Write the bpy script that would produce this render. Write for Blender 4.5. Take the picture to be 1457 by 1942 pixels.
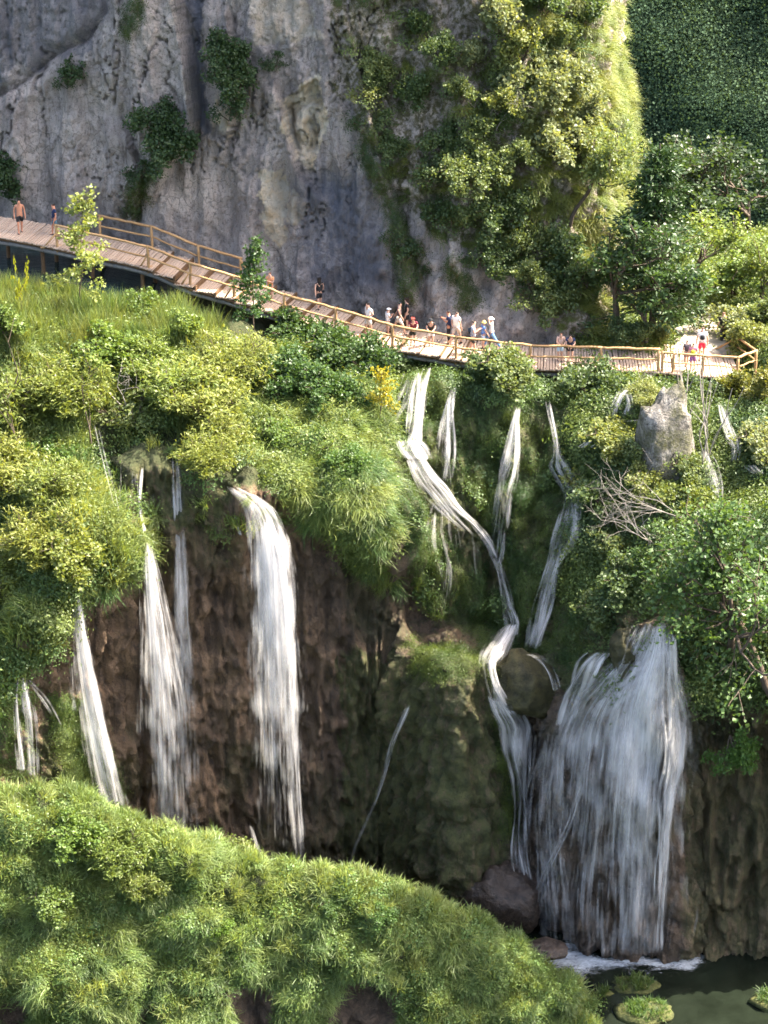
import bpy, bmesh, math, random
import numpy as np
from mathutils import Vector, Matrix

for o in list(bpy.data.objects): bpy.data.objects.remove(o)
SC = bpy.context.scene
COL = SC.collection
RAD = math.radians

# ------------------------------------------------------------ camera, sky, sun, exposure
FPX, CX, CY = 4940.0, 728.5, 971.0          # focal length and centre in photograph pixels
PITCH = RAD(24.0)
CAM = np.array([0.0, -107.9, 69.2])
cd = bpy.data.cameras.new('camera'); cam = bpy.data.objects.new('camera', cd); COL.objects.link(cam)
cam.location = CAM; cam.rotation_euler = (math.pi/2 - PITCH, 0, 0)
cd.sensor_fit = 'VERTICAL'; cd.sensor_height = 24.0; cd.lens = 24.0*FPX/1942.0
cd.clip_start = 1.0; cd.clip_end = 2000.0
SC.camera = cam
SUN_AZ, SUN_EL = RAD(16.0), RAD(52.0)       # azimuth: from +X (right) towards +Y (behind)
sun_dir = Vector((math.cos(SUN_EL)*math.cos(SUN_AZ), math.cos(SUN_EL)*math.sin(SUN_AZ), math.sin(SUN_EL)))
W = bpy.data.worlds.new('World'); SC.world = W; W.use_nodes = True
wn = W.node_tree.nodes; wl = W.node_tree.links
sky = wn.new('ShaderNodeTexSky'); sky.sky_type = 'NISHITA'; sky.sun_disc = False
sky.sun_elevation = SUN_EL; sky.sun_rotation = math.pi/2 - SUN_AZ
sky.dust_density = 5.0; sky.ozone_density = 0.3
bg = wn['Background']; bg.inputs['Strength'].default_value = 0.15
wl.new(sky.outputs[0], bg.inputs[0])
sl = bpy.data.lights.new('sun', 'SUN'); sl.energy = 4.8; sl.angle = RAD(0.5); sl.color = (1.0, 0.93, 0.80)
so = bpy.data.objects.new('sun', sl); COL.objects.link(so)
so.rotation_euler = (-sun_dir).to_track_quat('-Z', 'Y').to_euler()
SC.view_settings.view_transform = 'Standard'; SC.view_settings.look = 'None'
SC.view_settings.exposure = 2.45; SC.view_settings.gamma = 1.0
SC.cycles.transparent_max_bounces = 20; SC.cycles.max_bounces = 4
SC.cycles.diffuse_bounces = 2; SC.cycles.transmission_bounces = 3; SC.cycles.glossy_bounces = 1
SC.cycles.caustics_reflective = SC.cycles.caustics_refractive = False
SC.cycles.use_adaptive_sampling = True; SC.cycles.adaptive_threshold = 0.024; SC.cycles.use_denoising = True; SC.cycles.denoising_prefilter = 'ACCURATE'; SC.cycles.sample_clamp_indirect = 2.5; SC.cycles.pixel_filter_type = 'BLACKMAN_HARRIS'; SC.cycles.filter_width = 1.6; SC.cycles.use_light_tree = False

# ------------------------------------------------------------ numeric helpers
rng = np.random.default_rng(7)
SP, CP = math.sin(PITCH), math.cos(PITCH)
def px(u, v, Y):
    "world point on the plane y = Y that the photograph shows at (u, v)"
    a = (u-CX)/FPX; b = -(v-CY)/FPX
    d = np.array([a, b*SP+CP, b*CP-SP])
    return CAM + d*((Y-CAM[1])/d[1])
def zof(v, Y):
    b = -(v-CY)/FPX
    return CAM[2] + (b*CP-SP)/(b*SP+CP)*(Y-CAM[1])
def xof(u, Y, Z):
    return (u-CX)/FPX*((Y-CAM[1])*CP-(Z-CAM[2])*SP)
def proj(P):
    P = np.asarray(P, float)-CAM
    dep = P[..., 1]*CP-P[..., 2]*SP
    return CX+FPX*P[..., 0]/dep, CY-FPX*(P[..., 1]*SP+P[..., 2]*CP)/dep
_perm = np.random.default_rng(3).permutation(256); _perm = np.concatenate([_perm]*3)
_grad = np.random.default_rng(4).normal(size=(256, 3)); _grad /= np.linalg.norm(_grad, axis=1)[:, None]
def noise(p):
    p = np.asarray(p, float); i = np.floor(p).astype(int); f = p-i; w = f*f*f*(f*(f*6-15)+10)
    i &= 255; r = 0
    for dx in (0, 1):
        for dy in (0, 1):
            for dz in (0, 1):
                h = _perm[_perm[_perm[(i[..., 0]+dx) & 255]+((i[..., 1]+dy) & 255)]+((i[..., 2]+dz) & 255)]
                g = _grad[h]
                q = g[..., 0]*(f[..., 0]-dx)+g[..., 1]*(f[..., 1]-dy)+g[..., 2]*(f[..., 2]-dz)
                r = r+q*np.where(dx, w[..., 0], 1-w[..., 0])*np.where(dy, w[..., 1], 1-w[..., 1])*np.where(dz, w[..., 2], 1-w[..., 2])
    return r*1.6
def fbm(p, o=4, s=(1, 1, 1), off=0.0):
    p = np.asarray(p, float)*np.asarray(s, float)+off; r = 0; a = 1.0
    for k in range(o):
        r = r+a*noise(p+17.3*k); p = p*2.03; a *= .5
    return r
def ridged(p, o=3, s=(1, 1, 1), off=0.0):
    p = np.asarray(p, float)*np.asarray(s, float)+off; r = 0; a = 1.0
    for k in range(o):
        r = r+a*(1-2*np.abs(noise(p+11.1*k))); p = p*2.1; a *= .5
    return r
def sstep(a, b, x):
    t = np.clip((x-a)/(b-a), 0, 1); return t*t*(3-2*t)
def pchip(x, y, q):
    x = np.asarray(x, float); y = np.asarray(y, float); q = np.clip(q, x[0], x[-1])
    h = np.diff(x); d = np.diff(y)/h; m = np.zeros_like(y)
    if len(x) == 2: return y[0]+(q-x[0])*d[0]
    for k in range(1, len(x)-1):
        if d[k-1]*d[k] > 0:
            w1 = 2*h[k]+h[k-1]; w2 = h[k]+2*h[k-1]; m[k] = (w1+w2)/(w1/d[k-1]+w2/d[k])
    m[0], m[-1] = d[0], d[-1]
    k = np.clip(np.searchsorted(x, q)-1, 0, len(h)-1); t = (q-x[k])/h[k]
    return (2*t**3-3*t**2+1)*y[k]+(t**3-2*t**2+t)*h[k]*m[k]+(-2*t**3+3*t**2)*y[k+1]+(t**3-t**2)*h[k]*m[k+1]
def in_poly(u, v, poly):
    u = np.asarray(u, float); v = np.asarray(v, float); r = np.zeros(u.shape, bool)
    n = len(poly)
    for k in range(n):
        x0, y0 = poly[k]; x1, y1 = poly[(k+1) % n]
        if y0 == y1: continue
        c = ((y0 > v) != (y1 > v)) & (u < (x1-x0)*(v-y0)/(y1-y0)+x0)
        r ^= c
    return r
def line_dist(u, v, pts):
    "signed-free distance in photograph pixels from a polyline, and side (+ = right of it going down)"
    best = np.full(np.shape(u), 1e9); side = np.zeros(np.shape(u))
    for (x0, y0), (x1, y1) in zip(pts[:-1], pts[1:]):
        dx, dy = x1-x0, y1-y0; L = dx*dx+dy*dy
        t = np.clip(((u-x0)*dx+(v-y0)*dy)/L, 0, 1)
        d = np.hypot(u-x0-t*dx, v-y0-t*dy); c = (u-x0)*dy-(v-y0)*dx
        m = d < best; best = np.where(m, d, best); side = np.where(m, np.sign(c), side)
    return best, side

# ------------------------------------------------------------ mesh and object helpers
def mesh(name, V, F, mats=(), smooth=False, attrs=None, uv=None, mi=None):
    V = np.asarray(V, np.float32).reshape(-1, 3); me = bpy.data.meshes.new(name)
    if isinstance(F, np.ndarray):
        n, k = F.shape; loops = F.reshape(-1); starts = np.arange(n)*k; tot = np.full(n, k)
    else:
        tot = np.array([len(f) for f in F]); starts = np.concatenate([[0], np.cumsum(tot)[:-1]]); loops = np.concatenate([np.asarray(f) for f in F]); n = len(tot)
    me.vertices.add(len(V)); me.vertices.foreach_set('co', V.reshape(-1))
    me.loops.add(len(loops)); me.loops.foreach_set('vertex_index', loops.astype(np.int32))
    me.polygons.add(n); me.polygons.foreach_set('loop_start', starts.astype(np.int32)); me.polygons.foreach_set('loop_total', tot.astype(np.int32))
    me.polygons.foreach_set('use_smooth', np.full(n, bool(smooth)))
    if mi is not None: me.polygons.foreach_set('material_index', np.asarray(mi, np.int32))
    for m in (mats if isinstance(mats, (list, tuple)) else [mats]): me.materials.append(m)
    me.update(calc_edges=True)
    if uv is not None:
        l = me.uv_layers.new(name='UVMap'); l.data.foreach_set('uv', np.asarray(uv, np.float32)[loops].reshape(-1))
    for k, a in (attrs or {}).items():
        at = me.attributes.new(k, 'FLOAT', 'POINT'); at.data.foreach_set('value', np.asarray(a, np.float32).reshape(-1))
    me.validate()
    return me
def ob(name, data, parent=None, label=None, cat=None, group=None, kind=None, loc=None):
    o = bpy.data.objects.new(name, data); COL.objects.link(o)
    if parent is not None: o.parent = parent
    if loc is not None: o.location = loc
    if label: o['label'] = label
    if cat: o['category'] = cat
    if group: o['group'] = group
    if kind: o['kind'] = kind
    return o
def copy_tree(o, parent=None):
    c = o.copy(); COL.objects.link(c)
    if parent is not None: c.parent = parent
    for ch in o.children: copy_tree(ch, c)
    return c
def grid_faces(nr, nc):
    i = np.arange(nr*nc).reshape(nr, nc)
    return np.stack([i[:-1, :-1], i[:-1, 1:], i[1:, 1:], i[1:, :-1]], -1).reshape(-1, 4)
class MB:
    "collects frustums, boxes and tubes into one mesh"
    def __init__(s): s.v = []; s.f = []; s.n = 0
    def add(s, V, F):
        s.v.append(np.asarray(V, float)); s.f += [[i+s.n for i in f] for f in F]; s.n += len(V)
    def tube(s, pts, rad, k=6, cap=True):
        pts = np.asarray(pts, float); n = len(pts); rad = np.broadcast_to(rad, (n,))
        t = np.gradient(pts, axis=0); t /= np.linalg.norm(t, axis=1)[:, None]+1e-9
        a = np.array([0, 0, 1.0]) if abs(t[0, 2]) < .9 else np.array([1.0, 0, 0])
        V = []
        for i in range(n):
            x = np.cross(a, t[i]); x /= np.linalg.norm(x)+1e-9; y = np.cross(t[i], x)
            an = np.arange(k)*2*math.pi/k
            V.append(pts[i]+rad[i]*(np.cos(an)[:, None]*x+np.sin(an)[:, None]*y))
        F = [[i*k+j, i*k+(j+1) % k, (i+1)*k+(j+1) % k, (i+1)*k+j] for i in range(n-1) for j in range(k)]
        if cap: F += [list(range(k))[::-1], [(n-1)*k+j for j in range(k)]]
        s.add(np.concatenate(V), F); return s
    def box(s, c, x, y, z):
        "centre and three half-axis vectors"
        c, x, y, z = (np.asarray(a, float) for a in (c, x, y, z))
        V = [c+i*x+j*y+k*z for i in (-1, 1) for j in (-1, 1) for k in (-1, 1)]
        s.add(V, [[0, 1, 3, 2], [4, 6, 7, 5], [0, 4, 5, 1], [2, 3, 7, 6], [0, 2, 6, 4], [1, 5, 7, 3]]); return s
    def me(s, name, mat, smooth=False):
        return mesh(name, np.concatenate(s.v), s.f, mat, smooth)
def wiggle(p0, p1, n, amp, seed, sag=0.0):
    t = np.linspace(0, 1, n)[:, None]; p = np.asarray(p0)*(1-t)+np.asarray(p1)*t
    r = np.random.default_rng(seed).normal(size=(n, 3))*amp; r[0] = r[-1] = 0
    p = p+r; p[:, 2] -= sag*4*(t*(1-t))[:, 0]; return p

# ------------------------------------------------------------ materials
class NT:
    def __init__(s, name):
        s.m = bpy.data.materials.new(name); s.m.use_nodes = True; s.t = s.m.node_tree; s.t.nodes.clear()
        s.out = s.n('OutputMaterial')
    def n(s, ty, ins=None, **kw):
        nd = s.t.nodes.new('ShaderNode'+ty)
        for k, v in kw.items(): setattr(nd, k, v)
        for k, v in (ins or {}).items(): s.set(nd.inputs[k], v)
        return nd
    def set(s, sock, v):
        if isinstance(v, bpy.types.NodeSocket): s.t.links.new(v, sock)
        elif isinstance(v, bpy.types.Node): s.t.links.new(v.outputs[0], sock)
        else: sock.default_value = v
    def math(s, op, a, b=0.0, clamp=False):
        nd = s.n('Math', operation=op, use_clamp=clamp); s.set(nd.inputs[0], a); s.set(nd.inputs[1], b); return nd.outputs[0]
    def mix(s, f, a, b, mode='MIX'):
        nd = s.n('Mix', data_type='RGBA', blend_type=mode); s.set(nd.inputs[0], f)
        for k, v in ((6, a), (7, b)):
            s.set(nd.inputs[k], (*v, 1.0) if isinstance(v, tuple) and len(v) == 3 else v)
        return nd.outputs[2]
    def noise(s, vec, scale, detail=4, rough=.55, stretch=None, dist=0.0):
        if stretch: vec = s.n('Mapping', {'Vector': vec, 'Scale': stretch}).outputs[0]
        return s.n('TexNoise', {'Vector': vec, 'Scale': scale, 'Detail': detail, 'Roughness': rough, 'Distortion': dist}).outputs['Fac']
    def ramp(s, f, stops):
        nd = s.n('ValToRGB', {0: f}); e = nd.color_ramp.elements
        while len(e) < len(stops): e.new(.5)
        for el, (p, c) in zip(e, stops): el.position = p; el.color = (c, c, c, 1) if isinstance(c, (int, float)) else (*c, 1)
        return nd.outputs[0]
    def pos(s): return s.n('NewGeometry').outputs['Position']
    def attr(s, name, kind='GEOMETRY'): return s.n('Attribute', attribute_name=name, attribute_type=kind)
    def bump(s, h, strength, dist, normal=None):
        nd = s.n('Bump', {'Height': h, 'Strength': strength, 'Distance': dist})
        if normal is not None: s.set(nd.inputs['Normal'], normal)
        return nd.outputs[0]
    def bsdf(s, col, rough=.85, spec=.25, normal=None, **kw):
        b = s.n('BsdfPrincipled', {'Base Color': (*col, 1) if isinstance(col, tuple) and len(col) == 3 else col, 'Roughness': rough, 'Specular IOR Level': spec})
        if normal is not None: s.set(b.inputs['Normal'], normal)
        for k, v in kw.items(): s.set(b.inputs[k], v)
        return b
    def end(s, sh):
        s.t.links.new(sh.outputs[0] if isinstance(sh, bpy.types.Node) else sh, s.out.inputs[0]); return s.m

def mat_cliff():
    t = NT('limestone'); p = t.pos()
    big = t.noise(p, .35, 4); st = t.noise(p, 1.0, 6, .6, (1.6, 1.6, .16), .4); st2 = t.noise(p, 1.0, 5, .6, (.55, .55, .07), .8)
    fine = t.noise(p, 5.5, 6, .72); pit = t.noise(p, 17.0, 4, .75)
    c = t.mix(t.ramp(big, [(.32, 0), (.66, 1)]), (.42, .345, .305), (.68, .57, .485))
    c = t.mix(t.ramp(st2, [(.50, 0), (.64, .55)]), c, (.15, .138, .138))
    c = t.mix(t.ramp(st, [(.52, 0), (.68, .55)]), c, (.18, .158, .148))
    c = t.mix(t.ramp(st, [(.24, .6), (.42, 0)]), c, (.56, .50, .445))
    c = t.mix(t.ramp(fine, [(.36, .6), (.48, 0)]), c, (.11, .10, .095))
    c = t.mix(t.ramp(fine, [(.58, 0), (.72, .55)]), c, (.60, .55, .49))
    c = t.mix(t.ramp(pit, [(.34, .55), (.46, 0)]), c, (.10, .092, .088))
    vo = t.n('TexVoronoi', {'Vector': t.n('Mapping', {'Vector': t.mix(.25, p, t.n('TexNoise', {'Vector': p, 'Scale': 1.4, 'Detail': 3}).outputs['Color'], 'ADD'), 'Scale': (1, .6, .62)}).outputs[0], 'Scale': 1.5}, feature='DISTANCE_TO_EDGE').outputs['Distance']
    ck = t.math('MULTIPLY', t.ramp(vo, [(.0, 1), (.035, 0)]), t.ramp(big, [(.42, 0), (.58, 1)]))
    c = t.mix(t.math('MULTIPLY', ck, .5), c, (.06, .055, .05))
    oc = t.attr('ochre').outputs['Fac']
    c = t.mix(t.math('MULTIPLY', oc, t.ramp(fine, [(.3, .45), (.6, 1)])), c, t.mix(t.ramp(t.noise(p, 1.6, 4), [(.4, 0), (.6, 1)]), (.80, .61, .37), (.78, .68, .51)))
    sl = t.attr('slate_shade').outputs['Fac']
    c = t.mix(t.math('MULTIPLY', sl, t.ramp(st, [(.3, .55), (.6, .9)])), c, (.105, .115, .145))
    mo = t.attr('moss').outputs['Fac']
    mf = t.math('MULTIPLY', mo, t.ramp(t.noise(p, 3.0, 6, .7), [(.40, 0), (.56, 1)]))
    c = t.mix(mf, c, t.mix(t.ramp(fine, [(.3, 0), (.7, 1)]), (.05, .06, .018), (.16, .13, .045)))
    h = t.math('ADD', t.math('MULTIPLY', fine, .6), t.math('ADD', t.math('MULTIPLY', pit, .3), t.math('MULTIPLY', st, .35)))
    return t.end(t.bsdf(c, .9, .2, t.bump(h, 1.0, .55)))
def mat_tufa():
    t = NT('tufa'); p = t.pos(); g = t.n('NewGeometry')
    big = t.noise(p, .45, 4); st = t.noise(p, 1.0, 6, .65, (2.6, 2.6, .22), .5); fine = t.noise(p, 4.0, 6, .72); pit = t.noise(p, 13.0, 4, .75)
    c = t.mix(t.ramp(big, [(.36, 0), (.64, 1)]), (.135, .090, .056), (.28, .178, .106))
    c = t.mix(t.ramp(st, [(.46, 0), (.62, .8)]), c, (.055, .039, .028))
    c = t.mix(t.ramp(fine, [(.54, 0), (.7, .7)]), c, (.33, .21, .125))
    c = t.mix(t.ramp(pit, [(.34, .7), (.48, 0)]), c, (.05, .036, .026))
    dp = t.attr('darken').outputs['Fac']
    c = t.mix(t.math('MULTIPLY', dp, .55), c, (.05, .04, .032))
    mo = t.attr('moss').outputs['Fac']
    mf = t.math('MULTIPLY', mo, t.ramp(t.math('ADD', t.math('MULTIPLY', st, .5), t.math('MULTIPLY', fine, .5)), [(.36, .1), (.50, 1)]))
    mc = t.mix(t.ramp(t.noise(p, 2.2, 5, .7), [(.35, 0), (.65, 1)]), (.028, .040, .012), (.105, .108, .034))
    c = t.mix(mf, c, mc)
    gr = t.attr('soil').outputs['Fac']
    c = t.mix(gr, c, t.mix(t.ramp(fine, [(.35, 0), (.65, 1)]), (.035, .05, .014), (.075, .075, .03)))
    h = t.math('ADD', t.math('MULTIPLY', fine, .7), t.math('ADD', t.math('MULTIPLY', pit, .3), t.math('MULTIPLY', st, .5)))
    return t.end(t.bsdf(c, .75, .3, t.bump(h, 1.0, .4)))
def mat_simple(name, c1, c2, scale=6.0, rough=.8, stretch=None, bump=.3, dist=.03, spec=.25):
    t = NT(name); p = t.n('TexCoord').outputs['Object']
    f = t.noise(p, scale, 5, .65, stretch)
    return t.end(t.bsdf(t.mix(t.ramp(f, [(.32, 0), (.68, 1)]), c1, c2), rough, spec, t.bump(f, bump, dist)))
def mat_pinnacle():
    t = NT('pinnacle_rock'); p = t.pos(); f = t.noise(p, 2.2, 6, .7); f2 = t.noise(p, 7.0, 5, .75); m = t.noise(p, .9, 4, .6)
    c = t.mix(t.ramp(f, [(.34, 0), (.62, 1)]), (.085, .075, .065), (.38, .345, .30))
    c = t.mix(t.ramp(f2, [(.36, .9), (.5, 0)]), c, (.05, .045, .04))
    c = t.mix(t.math('MULTIPLY', t.ramp(m, [(.44, 0), (.55, .95)]), t.ramp(f2, [(.4, .3), (.6, 1)])), c, (.075, .075, .028))
    return t.end(t.bsdf(c, .9, .2, t.bump(t.math('ADD', f, t.math('MULTIPLY', f2, .6)), 1.0, .3)))
def mat_wood(name, c1, c2):
    t = NT(name); p = t.n('TexCoord').outputs['Object']; oi = t.n('ObjectInfo').outputs['Random']
    f = t.noise(p, 5.0, 5, .65); f2 = t.noise(p, 40.0, 3, .7)
    c = t.mix(t.ramp(f, [(.3, 0), (.7, 1)]), c1, c2)
    c = t.mix(t.math('MULTIPLY', oi, .45), c, tuple(x*.62 for x in c1))
    c = t.mix(t.ramp(f2, [(.35, .4), (.5, 0)]), c, tuple(x*.45 for x in c1))
    return t.end(t.bsdf(c, .75, .2, t.bump(f2, .3, .01)))
def mat_leaf(name, c1, c2, inst, trans=.42, rough=.45, spec=.36):
    t = NT(name); r = t.attr('rnd').outputs['Fac']
    tint = t.attr('tint', 'INSTANCER').outputs['Color'] if inst else t.n('ObjectInfo').outputs['Color']
    c = t.mix(r, c1, c2); c = t.mix(1.0, c, tint, 'MULTIPLY')
    b = t.bsdf(c, rough, spec)
    tr = t.n('BsdfTranslucent', {'Color': t.mix(1.0, c, (1.35, 1.25, .55), 'MULTIPLY')})
    return t.end(t.n('MixShader', {0: trans, 1: b.outputs[0], 2: tr.outputs[0]}))
def mat_fall():
    t = NT('falling_water'); uv = t.n('UVMap').outputs[0]; d = t.attr('dens').outputs['Fac']
    a = t.noise(uv, 1.0, 3, .6, (4.5, .14, 1)); b = t.noise(uv, 1.0, 3, .65, (13.0, .28, 1)); c = t.noise(uv, 1.0, 3, .6, (1.4, .55, 1))
    s = t.math('ADD', t.math('MULTIPLY', a, .55), t.math('ADD', t.math('MULTIPLY', b, .40), t.math('MULTIPLY', c, .40)))
    # density moves the threshold: thin water breaks up into threads, thick water closes to white
    x = t.math('SUBTRACT', s, t.math('SUBTRACT', .88, t.math('MULTIPLY', d, .44)))
    al = t.math('MULTIPLY', x, 1.95, True)
    al = t.math('MULTIPLY', t.math('MULTIPLY', al, .86), t.math('MULTIPLY', d, 3.0, True))
    df = t.n('BsdfDiffuse', {'Color': (.92, .88, .85, 1)}); tr = t.n('BsdfTranslucent', {'Color': (.92, .88, .85, 1)})
    w = t.n('MixShader', {0: .45, 1: df.outputs[0], 2: tr.outputs[0]})
    return t.end(t.n('MixShader', {0: al, 1: t.n('BsdfTransparent').outputs[0], 2: w.outputs[0]}))
def mat_foam():
    t = NT('foam'); p = t.pos(); d = t.attr('dens').outputs['Fac']
    f = t.noise(p, 1.6, 6, .7, (1, 2.2, 1)); f2 = t.noise(p, 7.0, 4, .7, (1, 2.0, 1))
    s = t.math('ADD', t.math('MULTIPLY', f, .6), t.math('MULTIPLY', f2, .4))
    al = t.math('MULTIPLY', t.math('SUBTRACT', s, t.math('SUBTRACT', .78, t.math('MULTIPLY', d, .46))), 2.0, True)
    b = t.bsdf((.85, .87, .88), .6, .2)
    return t.end(t.n('MixShader', {0: al, 1: t.n('BsdfTransparent').outputs[0], 2: b.outputs[0]}))
def mat_water(name, c, sc):
    t = NT(name); p = t.pos(); n1 = t.noise(p, sc, 4, .6, (1, 2.0, 1)); n2 = t.noise(p, sc*5, 3, .6, (1, 1.6, 1))
    h = t.math('ADD', n1, t.math('MULTIPLY', n2, .3))
    c2 = t.mix(t.ramp(t.noise(p, .5, 4), [(.35, 0), (.65, 1)]), c, tuple(x*1.9 for x in c))
    return t.end(t.bsdf(c2, .12, .35, t.bump(h, .22, .12)))
def mat_flat(name, c, rough=.8):
    t = NT(name); p = t.n('TexCoord').outputs['Object']; f = t.noise(p, 22.0, 3, .6)
    return t.end(t.bsdf(t.mix(t.ramp(f, [(.3, 0), (.7, 1)]), tuple(x*.82 for x in c), tuple(min(1, x*1.1) for x in c)), rough, .25))
M = dict(
    cliff=mat_cliff(), tufa=mat_tufa(),
    rail=mat_wood('peeled_log', (.36, .20, .085), (.52, .33, .16)),
    plank=mat_wood('weathered_plank', (.41, .295, .215), (.56, .42, .315)),
    beam=mat_wood('grey_beam', (.15, .135, .12), (.24, .22, .20)),
    riser=mat_wood('dark_log', (.11, .062, .032), (.20, .115, .06)),
    bark=mat_simple('bark', (.045, .032, .022), (.12, .09, .065), 9, .9, (1, 1, .3)),
    twig=mat_simple('dead_twig', (.15, .13, .11), (.29, .26, .225), 9, .9, (1, 1, .3)),
    pale_rock=mat_simple('pale_rock', (.07, .062, .052), (.36, .325, .28), 2.6, .9, None, 1.0, .2),
    wet_rock=mat_simple('wet_rock', (.018, .013, .010), (.075, .05, .034), 3.0, .5, None, 1.0, .15, .4),
    dark_moss=mat_simple('dark_moss', (.014, .014, .007), (.060, .052, .020), 2.2, .7, None, 1.0, .15),
    moss_rock=mat_simple('moss_rock', (.022, .03, .009), (.085, .085, .025), 3.0, .9, None, 1.0, .15),
    path=mat_simple('stone_path', (.24, .205, .16), (.38, .33, .265), 2.5, .9, None, .6, .08),
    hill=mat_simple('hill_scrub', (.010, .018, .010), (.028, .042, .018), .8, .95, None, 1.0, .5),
    pool=mat_water('pool_water', (.006, .008, .005), 1.2), upper=mat_water('upper_water', (.008, .02, .02), 1.4),
    pinnacle=mat_pinnacle(), fall=mat_fall(), foam=mat_foam(),
    grass=mat_leaf('grass_blades', (.072, .106, .040), (.158, .180, .078), True, .40),
    herb=mat_leaf('herb_leaves', (.056, .088, .034), (.112, .142, .054), True, .40),
    hillbush=mat_leaf('hillside_leaves', (.040, .070, .042), (.072, .105, .060), True, .25, .8, .1),  # lighter bluish leaf colour carries painted distance haze
    leaf=mat_leaf('shrub_leaves', (.054, .084, .032), (.114, .140, .056), False, .42),
    needle=mat_leaf('needles', (.020, .040, .014), (.045, .070, .022), False, .15),
)
# ------------------------------------------------------------ boardwalk line (needed by the ground)
DK_U = [-160, 0, 103, 172, 240, 285, 360, 430, 480, 562, 636, 732, 830, 865, 932, 1005, 1060, 1140, 1248, 1300, 1397, 1460]
DK_V = [428, 449, 468, 484, 498, 510, 544, 564, 580, 608, 630, 658, 675, 682, 689, 698, 700, 702, 705, 710, 716, 719]
DK_Y = [21.2, 20, 19.3, 18.9, 18.5, 18.2, 17.7, 17.2, 16.8, 16.1, 15.4, 14.6, 13.9, 13.7, 13.4, 13.1, 13.0, 12.9, 12.8, 12.7, 12.6, 12.6]
def deck_pt(u):
    v = float(pchip(DK_U, DK_V, np.array(float(u)))); Y = float(pchip(DK_U, DK_Y, np.array(float(u))))
    return px(u, v, Y)
def deck_side(u):
    a = deck_pt(u-12); b = deck_pt(u+12); d = b-a; d[2] = 0; d /= np.linalg.norm(d)
    return d, np.array([-d[1], d[0], 0.0])      # along (to the right), across (away from the camera)
DK_W = 2.9

# ------------------------------------------------------------ lofted ground
class Surf:
    "a gridded surface with world points P, normals N and their photograph pixels U, V"
    def __init__(s, P):
        s.P = P; s.update()
    def update(s):
        P = s.P; gr = np.gradient(P, axis=0); gc = np.gradient(P, axis=1)
        N = np.cross(gc, gr); N /= np.linalg.norm(N, axis=-1)[..., None]+1e-9
        f = np.sign(np.sum(N*(CAM-P), -1)); m = np.sign(np.median(f)) or 1
        s.N = N*m; s.U, s.V = proj(P)
    def displace(s, d, direction=None):
        s.P = s.P+(s.N if direction is None else np.asarray(direction))*d[..., None]; s.update()
    def at(s, u, v, r=10.0):
        d2 = (s.U-u)**2+(s.V-v)**2; m = d2 < r*r
        dep = s.P[..., 1]
        if m.any(): k = np.argmin(np.where(m, dep, 1e9))
        else: k = np.argmin(d2)
        return s.P.reshape(-1, 3)[k].copy(), s.N.reshape(-1, 3)[k].copy()
    def raster(s, q=6):
        w, h = int(2000/q), int(2600/q); R = np.full((h, w), 1e9)
        i = ((s.V+200)/q).astype(int).reshape(-1); j = ((s.U+250)/q).astype(int).reshape(-1)
        ok = (i >= 0) & (i < h) & (j >= 0) & (j < w); np.minimum.at(R, (i[ok], j[ok]), s.P[..., 1].reshape(-1)[ok])
        for _ in range(6):
            e = R > 1e8; pd = np.pad(R, 1, constant_values=1e9)
            nb = np.min([pd[1:-1, :-2], pd[1:-1, 2:], pd[:-2, 1:-1], pd[2:, 1:-1]], 0); R = np.where(e, nb, R)
        s.R, s.q = R, q
    def ray(s, u, v):
        i = np.clip(((np.asarray(v)+200)/s.q).astype(int), 0, s.R.shape[0]-1); j = np.clip(((np.asarray(u)+250)/s.q).astype(int), 0, s.R.shape[1]-1)
        return s.R[i, j]
    def mesh(s, name, mat, attrs=None, flip=False):
        nr, nc = s.P.shape[:2]; F = grid_faces(nr, nc)
        return mesh(name, s.P.reshape(-1, 3), F, mat, True, attrs)
def loft(cols, du, rows):
    us = np.array([c[0] for c in cols], float); K = len(cols[0][1])
    Yk = np.array([[k[1] if k[0] != 'w' else k[1] for k in c[1]] for c in cols], float)
    Zk = np.array([[zof(k[0], k[1]) if k[0] != 'w' else k[2] for k in c[1]] for c in cols], float)
    uq = np.arange(us[0], us[-1]+.1, du)
    Y = np.stack([pchip(us, Yk[:, k], uq) for k in range(K)], 1); Z = np.stack([pchip(us, Zk[:, k], uq) for k in range(K)], 1)
    n = sum(rows)+1; P = np.zeros((n, len(uq), 3))
    for j, u in enumerate(uq):
        L = np.concatenate([[0], np.cumsum(np.maximum(np.hypot(np.diff(Y[j]), np.diff(Z[j])), 1e-3))])
        q = np.concatenate([np.linspace(L[k], L[k+1], rows[k], endpoint=False) for k in range(K-1)]+[[L[-1]]])
        y = pchip(L, Y[j], q); z = pchip(L, Z[j], q)
        P[:, j, 0] = xof(u, y, z); P[:, j, 1] = y; P[:, j, 2] = z
    return Surf(P)

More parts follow.
